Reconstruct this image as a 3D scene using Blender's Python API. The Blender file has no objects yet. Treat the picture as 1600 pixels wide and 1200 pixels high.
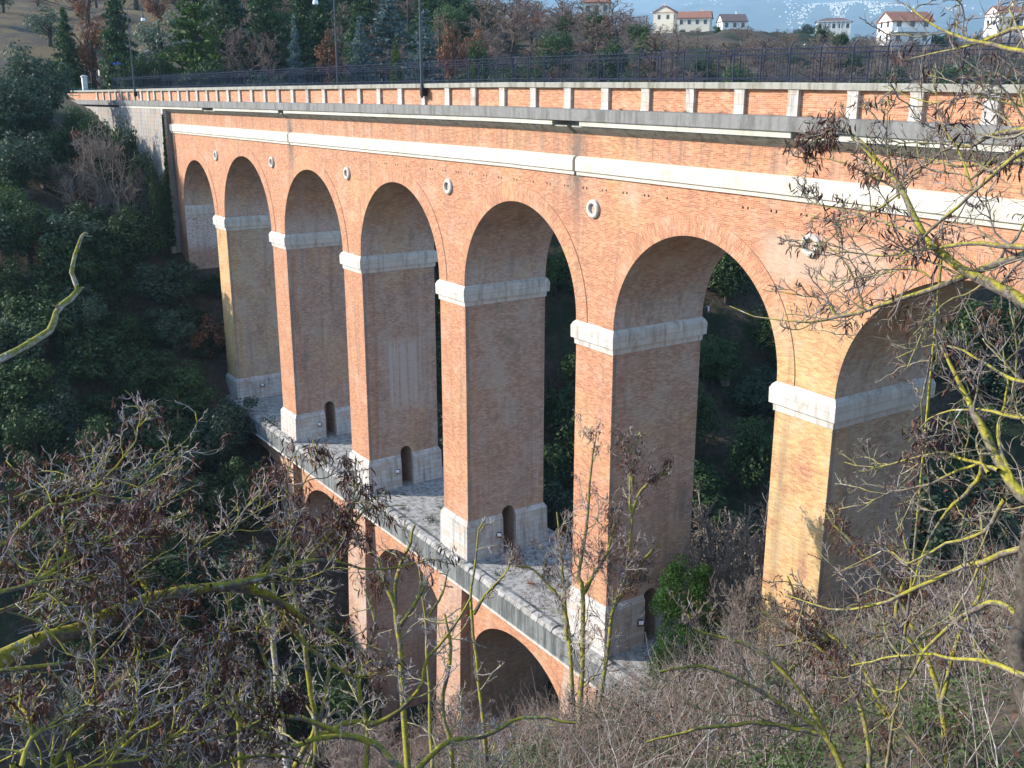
import bpy, math, random
import numpy as np
from mathutils import Vector
rng = np.random.default_rng(7)
random.seed(7)
U = 3.2                      # one drawing unit of the viaduct in metres (camera stands 10 units from its face)
sc = bpy.context.scene
C = sc.collection
R = math.radians

# ------------------------------------------------------------------ camera frame
FPX, PITCH, TH, D = 1600.0, math.atan(458/1600), R(33.9), 10.0
Fh = np.array([-math.cos(TH), math.sin(TH), 0.]); Rt = np.array([math.sin(TH), math.cos(TH), 0.])
FW = Fh*math.cos(PITCH) - np.array([0, 0, math.sin(PITCH)])
UPV = Fh*math.sin(PITCH) + np.array([0, 0, math.cos(PITCH)])
CAM = np.array([0, -D, 0.])
def ray(x, y):
    d = FW*FPX + Rt*(x-800) + UPV*(600-y)
    return d
def P(x, y, dm):             # a point seen in that direction, dm metres off; result in metres
    d = ray(x, y); d = d/np.linalg.norm(d)
    return CAM*U + d*dm
def front(x, y, Y=0.):       # on the plane of the viaduct's face, units
    d = ray(x, y); t = (D+Y)/d[1]
    return np.array([d[0]*t, Y, d[2]*t])
def bearing(px, dist, Y0=None):   # ground position (units) at a bearing
    d = ray(px, 137); d = d[:2]/np.linalg.norm(d[:2])
    return d*dist + CAM[:2]

# ------------------------------------------------------------------ terrain (units)
def sstep(a, b, x):
    t = np.clip((x-a)/(b-a), 0, 1); return t*t*(3-2*t)
def vnoise(x, y, seed=0):
    x = np.asarray(x, float); y = np.asarray(y, float)
    xi = np.floor(x).astype(int); yi = np.floor(y).astype(int); fx = x-xi; fy = y-yi
    def h(a, b):
        n = (a*374761393 + b*668265263 + seed*1442695041) & 0x7fffffff
        n = ((n ^ (n >> 13))*1274126177) & 0x7fffffff
        return ((n ^ (n >> 16)) & 0xffff)/65535.
    fx = fx*fx*(3-2*fx); fy = fy*fy*(3-2*fy)
    return (h(xi, yi)*(1-fx)+h(xi+1, yi)*fx)*(1-fy) + (h(xi, yi+1)*(1-fx)+h(xi+1, yi+1)*fx)*fy - .5
LBX = [-400, -60, -40, -30, -25, -22, -20, -18, -16.2, -14.3, -10.4, -4, 0, 9, 12, 16, 18.6, 20.3, 22, 60, 400]
LBZ = [6, 4, 1.2, -.42, -.75, -1.6, -2.5, -3.5, -4.6, -5.6, -9.6, -13.6, -16, -9.6, -7.0, -4.4, -2.5, -.95, -.4, .8, 3]
EPX = [-900, 0, 300, 600, 900, 980, 1040, 1130, 1250, 1330, 1420, 1500, 1600, 2600]
EEL = [.08, .085, .078, .062, .046, .032, .046, .050, .040, .030, .024, .028, .030, .03]
def terrain(X, Y):
    X = np.asarray(X, float); Y = np.asarray(Y, float)
    Yp = np.maximum(0, Y-2.5)
    Xc = -20 + .62*Yp
    s = X-Xc
    z = np.interp(s, LBX, LBZ)
    z = z + (np.interp(s, [-60, -30, -22, -16, -14, 0], [0, 0, 1.0, 1.6, 0, 0]))*sstep(3.0, 7.0, Y)
    dx = X; dy = Y+D
    dist = np.hypot(dx, dy)
    a = dx*Fh[0]+dy*Fh[1]; b = dx*Rt[0]+dy*Rt[1]
    px = np.where(a > .1, 800+1665*b/np.maximum(a, .1), np.where(b < 0, -900, 2600))
    E = np.interp(px, EPX, EEL)
    up = sstep(44, 100, dist)*(s < -14)*sstep(-14, -26, s)
    hill = E*np.minimum(dist, 112) - 14*sstep(125, 320, dist)
    z = z*(1-up) + hill*up
    far = sstep(200, 420, dist)
    z = z*(1-far) + (-9)*far
    rough = (vnoise(X*.45, Y*.45, 1)*.7 + vnoise(X*1.3, Y*1.3, 2)*.25)
    near = sstep(1.0, 4.0, np.abs(Y-1.0))*sstep(3, 9, dist)
    z = z + rough*near*(.55+.45*sstep(30, 90, dist)*2)
    return z
def tz(X, Y): return float(terrain(np.array([X]), np.array([Y]))[0])

# ------------------------------------------------------------------ mesh helpers
def link(o, parent=None):
    C.objects.link(o)
    if parent is not None: o.parent = parent
    return o
def tag(o, label=None, cat=None, group=None, kind=None):
    if label: o['label'] = label
    if cat: o['category'] = cat
    if group: o['group'] = group
    if kind: o['kind'] = kind
    return o
def empty(name, loc=(0, 0, 0), label=None, cat=None, group=None):
    o = bpy.data.objects.new(name, None); o.location = loc; o.empty_display_size = .3
    C.objects.link(o); tag(o, label, cat, group)
    return o
def wloc(p):
    v = Vector((0, 0, 0))
    while p is not None: v = v + p.location; p = p.parent
    return v
def mesh_np(name, V, F, mat, parent=None, uv=None, smooth=False, midx=None, rel=True):
    V = np.asarray(V, np.float32).reshape(-1, 3)
    me = bpy.data.meshes.new(name)
    if parent is not None and rel:
        V = V - np.array(wloc(parent), np.float32)
    F = np.asarray(F, np.int32)
    n, k = F.shape
    me.vertices.add(len(V)); me.vertices.foreach_set('co', V.ravel())
    me.loops.add(n*k); me.loops.foreach_set('vertex_index', F.ravel())
    me.polygons.add(n)
    me.polygons.foreach_set('loop_start', np.arange(0, n*k, k, dtype=np.int32))
    me.polygons.foreach_set('loop_total', np.full(n, k, np.int32))
    if smooth: me.polygons.foreach_set('use_smooth', np.ones(n, bool))
    mats = mat if isinstance(mat, (list, tuple)) else [mat]
    for m in mats: me.materials.append(m)
    if midx is not None: me.polygons.foreach_set('material_index', np.asarray(midx, np.int32))
    me.update(calc_edges=True)
    o = bpy.data.objects.new(name, me)
    return link(o, parent)

BOWX = [-60, -50, -35, -27, -15, -9, -5.8, 0, 8]
BOWZ = [-.15, -.13, -.06, -.03, 0, -.04, -.085, -.12, -.14]
def bow(V):
    V = V.copy()
    V[:, 2] += np.interp(V[:, 0], BOWX, BOWZ)*np.clip((V[:, 2]+9)/4.5, 0, 1)
    return V
class MB:
    def __init__(s, scale=U, bowed=False): s.v = []; s.f = []; s.uv = []; s.mi = []; s.sc = scale; s.bowed = bowed
    def face(s, pts, uvs=None, mi=0):
        i = len(s.v); s.v += [tuple(map(float, p)) for p in pts]
        s.f.append(tuple(range(i, i+len(pts))))
        if uvs is None:
            p = np.array(pts, float); n = np.cross(p[1]-p[0], p[-1]-p[0])
            a = np.argmax(np.abs(n)); o = {0: (1, 2), 1: (0, 2), 2: (0, 1)}[int(a)]
            uvs = p[:, list(o)]
        s.uv.append([tuple(map(float, u)) for u in uvs]); s.mi.append(mi)
    def box(s, x0, x1, y0, y1, z0, z1, mi=0, skip=''):
        a = (x0, x1, y0, y1, z0, z1)
        if 'f' not in skip: s.face([(x0,y0,z0),(x1,y0,z0),(x1,y0,z1),(x0,y0,z1)], mi=mi)
        if 'b' not in skip: s.face([(x1,y1,z0),(x0,y1,z0),(x0,y1,z1),(x1,y1,z1)], mi=mi)
        if 'r' not in skip: s.face([(x1,y0,z0),(x1,y1,z0),(x1,y1,z1),(x1,y0,z1)], mi=mi)
        if 'l' not in skip: s.face([(x0,y1,z0),(x0,y0,z0),(x0,y0,z1),(x0,y1,z1)], mi=mi)
        if 't' not in skip: s.face([(x0,y0,z1),(x1,y0,z1),(x1,y1,z1),(x0,y1,z1)], mi=mi)
        if 'd' not in skip: s.face([(x0,y1,z0),(x1,y1,z0),(x1,y0,z0),(x0,y0,z0)], mi=mi)
    def stack(s, rect, prof, cap=True, mi=0, offs=(1, 1, 1, 1)):
        # rect x0,x1,y0,y1 grown by off at each z; prof [(z,off)...] upward; offs = growth of (x0,x1,y0,y1)
        x0, x1, y0, y1 = rect
        rs = [((x0-o*offs[0], x1+o*offs[1], y0-o*offs[2], y1+o*offs[3]), z) for z, o in prof]
        for (a, za), (b, zb) in zip(rs[:-1], rs[1:]):
            qa = [(a[0],a[2],za),(a[1],a[2],za),(a[1],a[3],za),(a[0],a[3],za)]
            qb = [(b[0],b[2],zb),(b[1],b[2],zb),(b[1],b[3],zb),(b[0],b[3],zb)]
            for k in range(4):
                l = (k+1) % 4
                s.face([qa[k], qa[l], qb[l], qb[k]], mi=mi)
        if cap:
            a, z = rs[-1]; s.face([(a[0],a[2],z),(a[1],a[2],z),(a[1],a[3],z),(a[0],a[3],z)], mi=mi)
            a, z = rs[0]; s.face([(a[0],a[3],z),(a[1],a[3],z),(a[1],a[2],z),(a[0],a[2],z)], mi=mi)
    def extrude(s, prof, xs, mi=0, caps=True):
        # prof: (y,z) loop; runs along x
        n = len(prof); L = [0]
        for k in range(n): L.append(L[-1]+math.dist(prof[k], prof[(k+1) % n]))
        for xa, xb in zip(xs[:-1], xs[1:]):
            for k in range(n):
                (ya, za), (yb, zb) = prof[k], prof[(k+1) % n]
                s.face([(xa,ya,za),(xb,ya,za),(xb,yb,zb),(xa,yb,zb)], [(xa,L[k]),(xb,L[k]),(xb,L[k+1]),(xa,L[k+1])], mi)
        if caps:
            s.face([(xs[0],y,z) for y, z in prof], mi=mi); s.face([(xs[-1],y,z) for y, z in prof[::-1]], mi=mi)
    def lathe(s, prof, c, seg=16, axis='z', mi=0):
        # prof: (r,h)
        pts = []
        for r, h in prof:
            row = []
            for k in range(seg):
                a = 2*math.pi*k/seg; u, w = r*math.cos(a), r*math.sin(a)
                row.append((c[0]+u, c[1]+w, c[2]+h) if axis == 'z' else (c[0]+u, c[1]+h, c[2]+w))
            pts.append(row)
        for a, b in zip(pts[:-1], pts[1:]):
            for k in range(seg):
                l = (k+1) % seg; s.face([a[k], a[l], b[l], b[k]], mi=mi)
    def tube(s, pts, rad, seg=8, mi=0):
        pts = np.array(pts, float); rad = np.broadcast_to(np.asarray(rad, float), (len(pts),))
        V, F = tubes(pts[None], rad[None], seg)
        for q in F: s.face([V[i] for i in q], mi=mi)
        for e, r in ((0, -1), (-1, 1)):
            ring = V.reshape(len(pts), seg, 3)[e]; s.face(list(ring[::r]), mi=mi)
    def build(s, name, mat, parent=None, smooth=False):
        V = np.array(s.v, float)
        if s.bowed: V = bow(V)
        V = V*s.sc
        if parent is not None: V = V - np.array(wloc(parent))
        me = bpy.data.meshes.new(name)
        me.from_pydata(V.tolist(), [], s.f)
        uvl = me.uv_layers.new(name='UVMap')
        flat = np.array([u for q in s.uv for u in q], np.float32)*s.sc
        uvl.data.foreach_set('uv', flat.ravel())
        mats = mat if isinstance(mat, (list, tuple)) else [mat]
        for m in mats: me.materials.append(m)
        me.polygons.foreach_set('material_index', np.array(s.mi, np.int32))
        if smooth: me.polygons.foreach_set('use_smooth', np.ones(len(s.f), bool))
        me.update()
        o = bpy.data.objects.new(name, me)
        return link(o, parent)

def tubes(pts, rad, S=3):
    # pts (N,K,3), rad (N,K) -> verts, quads
    N, K, _ = pts.shape
    t = np.gradient(pts, axis=1)
    t /= np.linalg.norm(t, axis=2, keepdims=True)+1e-9
    ref = np.zeros_like(t); ref[..., 2] = 1
    m = np.abs(t[:, :1, 2]).repeat(K, 1) > .85
    ref[m] = (1, .3, 0)
    n1 = np.cross(t, ref); n1 /= np.linalg.norm(n1, axis=2, keepdims=True)+1e-9
    n2 = np.cross(t, n1)
    a = np.arange(S)*2*math.pi/S
    V = pts[:, :, None, :] + rad[:, :, None, None]*(np.cos(a)[None, None, :, None]*n1[:, :, None, :] + np.sin(a)[None, None, :, None]*n2[:, :, None, :])
    idx = np.arange(N*K*S).reshape(N, K, S)
    A = idx[:, :-1, :]; B = idx[:, 1:, :]
    F = np.stack([A, np.roll(A, -1, 2), np.roll(B, -1, 2), B], -1).reshape(-1, 4)
    return V.reshape(-1, 3), F
def leaf_quads(P0, size, up=.3, aspect=.6, normals=None):
    N = len(P0)
    n = rng.normal(size=(N, 3)) if normals is None else normals + rng.normal(size=(N, 3))*.5
    n[:, 2] = n[:, 2] + up
    n /= np.linalg.norm(n, axis=1, keepdims=True)
    r = rng.normal(size=(N, 3)); a = np.cross(n, r); a /= np.linalg.norm(a, axis=1, keepdims=True)+1e-9
    b = np.cross(n, a)
    s = size*rng.uniform(.6, 1.3, (N, 1))
    V = np.stack([P0-a*s*.5, P0+b*s*aspect*.5, P0+a*s*.5, P0-b*s*aspect*.5], 1).reshape(-1, 3)
    return V, np.arange(4*N).reshape(N, 4)
def merge(parts):
    Vs = []; Fs = []; o = 0
    for V, F in parts:
        Vs.append(V); Fs.append(F+o); o += len(V)
    return np.concatenate(Vs), np.concatenate(Fs)

# ------------------------------------------------------------------ materials
class NT:
    def __init__(s, name):
        s.m = bpy.data.materials.new(name); s.m.use_nodes = True
        s.t = s.m.node_tree; s.b = s.t.nodes['Principled BSDF']
        s.b.inputs['Roughness'].default_value = .85
        s.b.inputs['Specular IOR Level'].default_value = .2
    def n(s, typ, ins=None, **kw):
        nd = s.t.nodes.new(typ)
        for k, v in kw.items(): setattr(nd, k, v)
        for k, v in (ins or {}).items():
            if hasattr(v, 'is_output'): s.t.links.new(v, nd.inputs[k])
            else: nd.inputs[k].default_value = v
        return nd
    def noise(s, vec, scale, detail=4, rough=.6, dist=0):
        return s.n('ShaderNodeTexNoise', {'Vector': vec, 'Scale': scale, 'Detail': detail, 'Roughness': rough, 'Distortion': dist}).outputs['Fac']
    def ramp(s, fac, stops, interp='LINEAR'):
        r = s.n('ShaderNodeValToRGB', {'Fac': fac}); cr = r.color_ramp; cr.interpolation = interp
        while len(cr.elements) < len(stops): cr.elements.new(.5)
        for e, (p, c) in zip(cr.elements, stops):
            e.position = p; e.color = (c, c, c, 1) if not hasattr(c, '__len__') else (*c, 1)
        return r.outputs['Color']
    def mix(s, fac, a, b, blend='MIX'):
        m = s.n('ShaderNodeMix', data_type='RGBA', blend_type=blend)
        for k, v in ((0, fac), (6, a), (7, b)):
            if hasattr(v, 'is_output'): s.t.links.new(v, m.inputs[k])
            else: m.inputs[k].default_value = v if k == 0 or len(v) == 4 else (*v, 1)
        return m.outputs[2]
    def math(s, op, a, b=0., c=0.):
        m = s.n('ShaderNodeMath', operation=op)
        for k, v in ((0, a), (1, b), (2, c)):
            if hasattr(v, 'is_output'): s.t.links.new(v, m.inputs[k])
            else: m.inputs[k].default_value = v
        return m.outputs[0]
    def pos(s): return s.n('ShaderNodeNewGeometry').outputs['Position']
    def col(s, c): s.t.links.new(c, s.b.inputs['Base Color']); return s
    def bump(s, h, strength=.4, dist=.02):
        b = s.n('ShaderNodeBump', {'Height': h, 'Strength': strength, 'Distance': dist})
        s.t.links.new(b.outputs[0], s.b.inputs['Normal'])
    def window(s, v, lo, hi, soft):     # 1 inside lo..hi
        a = s.n('ShaderNodeMapRange', {'Value': v, 1: lo-soft, 2: lo+soft}).outputs[0]
        b = s.n('ShaderNodeMapRange', {'Value': v, 1: hi+soft, 2: hi-soft}).outputs[0]
        return s.math('MULTIPLY', a, b)

def brick_mat(name, yellow=0., radial=False, dull=0.):
    t = NT(name)
    uv = t.n('ShaderNodeTexCoord').outputs['UV']
    pos = t.pos()
    sx = t.n('ShaderNodeSeparateXYZ', {'Vector': pos})
    br = t.n('ShaderNodeTexBrick', {'Vector': uv, 'Scale': 1., 'Mortar Size': .007, 'Mortar Smooth': .3, 'Bias': -.1, 'Brick Width': .27, 'Row Height': .075,
             'Color1': (.0, .0, .0, 1), 'Color2': (1, 1, 1, 1), 'Mortar': (.5, .5, .5, 1)}, offset=.5)
    n1 = t.noise(pos, .55, 5, .65); n2 = t.noise(pos, 4.5, 3, .7); n3 = t.noise(uv, 9, 2, .5)
    bw = t.n('ShaderNodeRGBToBW', {'Color': br.outputs['Color']}).outputs[0]
    k = t.math('ADD', t.math('ADD', t.math('MULTIPLY', bw, .42), t.math('MULTIPLY', n3, .35)), t.math('MULTIPLY', n1, .30))
    red = t.ramp(k, [(.22, (.29, .098, .050)), (.44, (.44, .168, .078)), (.60, (.52, .225, .110)), (.85, (.60, .36, .21))])
    yel = t.ramp(k, [(.18, (.42, .17, .055)), (.40, (.50, .29, .10)), (.62, (.56, .38, .15)), (.85, (.60, .47, .25))])
    if yellow >= 1: ymask = t.ramp(n1, [(.33, 0.), (.50, 1.)])
    else:
        wx = t.window(sx.outputs[0], -9.4*U, 3*U, 1.8); wz = t.n('ShaderNodeMapRange', {'Value': t.math('ADD', sx.outputs[2], t.math('MULTIPLY', n1, 6.)), 1: -1.3*U, 2: -2.4*U}).outputs[0]
        ymask = t.math('MULTIPLY', t.math('MULTIPLY', wx, wz), t.ramp(n1, [(.30, .3), (.52, 1.)]))
        ymask = t.math('MAXIMUM', ymask, t.math('MULTIPLY', t.ramp(n2, [(.58, 0.), (.72, .8)]), .5))
    c = t.mix(ymask, red, yel)
    # dull mixes the brick towards a blotchy grey-brown, redder near the corner
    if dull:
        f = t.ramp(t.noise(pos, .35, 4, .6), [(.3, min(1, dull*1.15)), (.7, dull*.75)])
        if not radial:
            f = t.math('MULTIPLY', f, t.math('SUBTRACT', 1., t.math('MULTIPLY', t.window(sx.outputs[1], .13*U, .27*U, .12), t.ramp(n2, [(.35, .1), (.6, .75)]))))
        grey_brown = t.ramp(t.math('ADD', t.math('MULTIPLY', bw, .5), t.math('MULTIPLY', n3, .5)), [(.25, (.26, .205, .17)), (.55, (.40, .33, .285)), (.8, (.55, .48, .42))])
        c = t.mix(f, c, grey_brown)
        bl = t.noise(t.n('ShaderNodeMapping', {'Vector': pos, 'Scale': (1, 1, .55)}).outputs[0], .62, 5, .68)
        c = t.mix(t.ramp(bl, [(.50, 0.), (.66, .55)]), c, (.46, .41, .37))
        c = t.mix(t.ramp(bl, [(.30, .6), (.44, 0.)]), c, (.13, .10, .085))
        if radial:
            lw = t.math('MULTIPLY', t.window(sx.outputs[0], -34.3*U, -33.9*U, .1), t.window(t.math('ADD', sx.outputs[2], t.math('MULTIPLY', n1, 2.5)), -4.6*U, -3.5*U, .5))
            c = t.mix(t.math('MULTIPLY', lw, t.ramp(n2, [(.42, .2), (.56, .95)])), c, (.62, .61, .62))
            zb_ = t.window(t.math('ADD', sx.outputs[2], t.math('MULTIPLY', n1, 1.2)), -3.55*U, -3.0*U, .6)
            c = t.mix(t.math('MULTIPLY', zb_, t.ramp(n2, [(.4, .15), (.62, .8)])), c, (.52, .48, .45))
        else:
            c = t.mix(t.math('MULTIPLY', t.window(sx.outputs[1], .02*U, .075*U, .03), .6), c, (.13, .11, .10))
    c = t.mix(t.ramp(t.noise(pos, .2, 3, .55), [(.56, 0.), (.62, .28)]), c, yel)
    c = t.mix(.05, c, (.52, .38, .29))
    # weathering: grey lime bloom, dark soot
    c = t.mix(t.ramp(n1, [(.52, 0.), (.74, .5)]), c, (.52, .40, .32))
    c = t.mix(t.ramp(t.noise(pos, 1.6, 5, .7), [(.60, 0.), (.80, .45)]), c, (.16, .09, .07))
    c = t.mix(t.math('MULTIPLY', br.outputs['Fac'], .8), c, (.50, .40, .32))
    # streaks running down
    mp = t.n('ShaderNodeMapping', {'Vector': pos, 'Scale': (1.6, 1.6, .09)}).outputs[0]
    st = t.noise(mp, 1.0, 4, .6)
    c = t.mix(t.ramp(st, [(.54, 0.), (.74, .5)]), c, (.19, .13, .105))
    mpw = t.n('ShaderNodeMapping', {'Vector': pos, 'Scale': (1.1, 1.1, .12)}).outputs[0]
    c = t.mix(t.math('MULTIPLY', t.ramp(t.noise(mpw, 1.7, 4, .6), [(.60, 0.), (.74, .5)]), t.ramp(n2, [(.4, .2), (.6, 1.)])), c, (.56, .48, .41))
    # lime run on the side of the third pier, damp joints
    box = t.math('MULTIPLY', t.window(sx.outputs[0], -21.2*U, -20.7*U, .05), t.math('MULTIPLY', t.window(sx.outputs[1], .55*U, 1.55*U, .25), t.window(sx.outputs[2], -7.3*U, -5.65*U, .5)))
    mp2 = t.n('ShaderNodeMapping', {'Vector': pos, 'Scale': (3.2, 3.2, .05)}).outputs[0]
    c = t.mix(t.math('MULTIPLY', box, t.ramp(t.noise(mp2, 1.5, 3, .6), [(.38, .15), (.55, .85)])), c, (.50, .44, .40))
    for xj in (-13.05, -24.75):
        j = t.math('MULTIPLY', t.window(t.math('ADD', sx.outputs[0], t.math('MULTIPLY', t.math('SUBTRACT', n2, .5), 2.2)), xj*U-.45, xj*U+.45, .4), t.window(sx.outputs[2], -1.7*U, -.5*U, 1.4))
        c = t.mix(t.math('MULTIPLY', j, .92), c, (.12, .10, .09))
    rp = t.math('MULTIPLY', t.window(sx.outputs[0], -9.1*U, -7.2*U, .5), t.window(t.math('ADD', sx.outputs[2], t.math('MULTIPLY', n2, .8)), -2.15*U, -1.6*U, .25))
    if not radial: c = t.mix(t.math('MULTIPLY', rp, .55), c, (.50, .40, .31))
    run = t.math('MULTIPLY', t.window(sx.outputs[2], -1.02*U, -.6*U, .25), t.ramp(t.noise(mp, 1.9, 4, .65), [(.48, 0.), (.66, .6)]))
    c = t.mix(run, c, (.20, .15, .12))
    # putlog holes under the band
    if yellow < 1 and not radial:
        hx = t.math('ABSOLUTE', t.math('SUBTRACT', t.math('FRACT', t.math('DIVIDE', sx.outputs[0], 1.55)), .5))
        hx2 = t.math('ABSOLUTE', t.math('SUBTRACT', hx, .09))
        hz = t.math('ABSOLUTE', t.math('SUBTRACT', sx.outputs[2], -1.46*U))
        hole = t.math('MULTIPLY', t.math('MULTIPLY', t.math('LESS_THAN', hx2, .03), t.math('LESS_THAN', hz, .055)), t.math('GREATER_THAN', n1, .44))
        c = t.mix(t.math('MULTIPLY', hole, t.window(sx.outputs[0], -21.5*U, -6*U, .1)), c, (.02, .012, .01))
    t.col(c)
    t.bump(t.math('ADD', t.math('MULTIPLY', br.outputs['Fac'], -.6), t.math('MULTIPLY', n3, .5)), .55, .012)
    return t.m
def stone_mat(name, base, dark, stain=.5, block=None, rough=.8, lo=.5, soot=None):
    t = NT(name)
    pos = t.pos(); n = t.noise(pos, .9, 6, .7); n2 = t.noise(pos, 7, 4, .65)
    mp = t.n('ShaderNodeMapping', {'Vector': pos, 'Scale': (2.2, 2.2, .25)}).outputs[0]
    st = t.noise(mp, 1.3, 4, .65)
    c = t.mix(t.ramp(n2, [(.3, 0.), (.75, .5)]), base, tuple(x*.72 for x in base))
    c = t.mix(t.ramp(st, [(lo, 0.), (lo+.25, stain)]), c, dark)
    c = t.mix(t.ramp(n, [(.56, 0.), (.74, stain)]), c, soot or dark)
    if block:
        uv = t.n('ShaderNodeTexCoord').outputs['UV']
        br = t.n('ShaderNodeTexBrick', {'Vector': uv, 'Scale': 1., 'Mortar Size': .012, 'Brick Width': block[0], 'Row Height': block[1], 'Color1': (.0, .0, .0, 1), 'Color2': (1, 1, 1, 1), 'Mortar': (.5, .5, .5, 1)})
        bw = t.n('ShaderNodeRGBToBW', {'Color': br.outputs['Color']}).outputs[0]
        if block[1] < 1: c = t.mix(t.math('MULTIPLY', t.math('GREATER_THAN', bw, .8), .35), c, (.42, .27, .17))
        else: c = t.mix(t.math('MULTIPLY', bw, .22), c, dark)
        c = t.mix(t.math('MULTIPLY', br.outputs['Fac'], .6), c, dark)
    t.col(c); t.b.inputs['Roughness'].default_value = rough
    t.bump(t.math('ADD', n2, t.math('MULTIPLY', n, .5)), .5, .03)
    return t.m
def plain(name, c, rough=.6, metal=0., var=.25, scale=3.):
    t = NT(name); n = t.noise(t.pos(), scale, 4, .6)
    t.col(t.mix(t.ramp(n, [(.35, 0.), (.7, var)]), c, tuple(x*.45 for x in c)))
    t.b.inputs['Roughness'].default_value = rough; t.b.inputs['Metallic'].default_value = metal
    return t.m
def leaf_mat(name, a, b, trans=.25, scale=.7):
    t = NT(name)
    oi = t.n('ShaderNodeObjectInfo').outputs['Random']
    n = t.noise(t.pos(), scale, 3, .6); n2 = t.noise(t.pos(), 6., 2, .5)
    f = t.math('ADD', t.math('MULTIPLY', n, .7), t.math('MULTIPLY', n2, .45))
    f = t.math('ADD', f, t.math('MULTIPLY', t.math('SUBTRACT', oi, .5), .35))
    c = t.ramp(f, [(.30, a), (.80, b)])
    t.col(c); t.b.inputs['Roughness'].default_value = .6
    if trans:
        tr = t.n('ShaderNodeBsdfTranslucent', {'Color': c}); mx = t.n('ShaderNodeMixShader', {0: trans, 1: t.b.outputs[0], 2: tr.outputs[0]})
        t.t.links.new(mx.outputs[0], t.t.nodes['Material Output'].inputs['Surface'])
    return t.m
def bark_mat(name, a, b, moss=0., mosscol=(.20, .17, .02), lo=.45, scale=4.):
    t = NT(name); pos = t.pos()
    n = t.noise(pos, scale, 5, .65); n2 = t.noise(pos, scale*6, 3, .6)
    c = t.mix(t.ramp(n2, [(.35, 0.), (.65, 1.)]), a, b)
    if moss:
        nz = t.n('ShaderNodeSeparateXYZ', {'Vector': t.n('ShaderNodeNewGeometry').outputs['Normal']}).outputs[2]
        f = t.math('ADD', n, t.math('MULTIPLY', nz, .18))
        c = t.mix(t.math('MULTIPLY', t.ramp(f, [(lo, 0.), (lo+.13, 1.)]), moss), c, t.ramp(n2, [(.35, tuple(x*.55 for x in mosscol)), (.65, mosscol)]))
        c = t.mix(t.ramp(t.noise(pos, scale*1.7, 3, .6), [(.66, 0.), (.70, .8)]), c, (.40, .40, .38))
    t.col(c); t.b.inputs['Roughness'].default_value = .9
    t.bump(n2, .5, .01)
    return t.m

M = {}
M['brick'] = brick_mat('red_brick')
M['brick_ring'] = brick_mat('arch_brick', radial=True)
M['brick_yellow'] = brick_mat('ochre_brick', yellow=1)
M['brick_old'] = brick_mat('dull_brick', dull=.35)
M['brick_side'] = brick_mat('grey_blotched_brick', dull=.68)
M['yellow_side'] = brick_mat('grey_blotched_ochre_brick', yellow=1, dull=.66)
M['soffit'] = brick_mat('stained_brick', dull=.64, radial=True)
M['stone'] = stone_mat('pale_limestone', (.66, .63, .58), (.27, .22, .17), .75, (1.3, 6.), lo=.48)
M['band'] = stone_mat('cream_limestone', (.62, .585, .51), (.33, .27, .21), .55, (1.9, 6.), lo=.52)
M['plinth'] = stone_mat('weathered_block_stone', (.58, .54, .50), (.17, .155, .15), .8, (.85, .36), lo=.47)
M['fascia'] = stone_mat('grey_concrete', (.24, .235, .225), (.10, .098, .09), .85, lo=.46)
M['coping'] = stone_mat('lichen_concrete', (.36, .345, .30), (.12, .115, .08), .9, lo=.46)
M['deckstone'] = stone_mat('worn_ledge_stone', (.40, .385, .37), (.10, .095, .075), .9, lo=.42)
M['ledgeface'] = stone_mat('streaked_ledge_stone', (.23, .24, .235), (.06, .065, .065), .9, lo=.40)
M['abut'] = stone_mat('rubble_masonry', (.38, .35, .32), (.12, .105, .09), .85, (.9, .42), lo=.46)
M['asphalt'] = plain('asphalt', (.055, .055, .058), .9)
M['iron'] = plain('dark_painted_iron', (.030, .035, .062), .5, .0, .3, 2.)
M['pole'] = plain('grey_painted_steel', (.075, .08, .10), .45, .0, .3, 2.)
M['black'] = plain('black_metal', (.012, .012, .016), .5)
M['white'] = plain('white_paint', (.72, .72, .70), .6)

def simple_glass(name, c, e=0.):
    t = NT(name); t.b.inputs['Base Color'].default_value = (*c, 1); t.b.inputs['Roughness'].default_value = .15
    t.b.inputs['Specular IOR Level'].default_value = .6
    n = t.noise(t.pos(), 12, 2); t.t.links.new(t.ramp(n, [(.3, .08), (.7, .25)]), t.b.inputs['Roughness'])
    return t.m
M['lampglass'] = simple_glass('milky_lamp_glass', (.85, .87, .9))
M['pane'] = simple_glass('window_glass', (.03, .04, .06))

# ------------------------------------------------------------------ VIADUCT
DEPTH = 1.88
PIERS = [(-31.05, -30.15), (-26.41, -25.46), (-21.93, -20.98), (-17.44, -16.49), (-12.99, -12.04), (-8.70, -7.77), (-4.30, -3.36)]
IMP_T, IMP_B = -3.575, -3.97
IMPP = [(IMP_B, .02), (IMP_B+.105, .026), (IMP_B+.106, .066), (IMP_T-.085, .070), (IMP_T-.083, .062), (IMP_T-.04, .045), (IMP_T, .004)]
X_L, X_R = -34.86, 1.0
via = empty('viaduct', (-18*U, .94*U, -16*U), 'long red brick arched viaduct with pale stone bands striding over the wooded gorge', 'viaduct')
ARCH = []
edges = [-34.15] + [x for p in PIERS for x in p] + [.12]
for k in range(0, len(edges), 2):
    a, b = edges[k], edges[k+1]; ARCH.append(((a+b)/2, (b-a)/2))
CRZ = [-1.88, -1.87, -1.835, -1.83, -1.833, -1.86, -1.90, -1.95]
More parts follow.
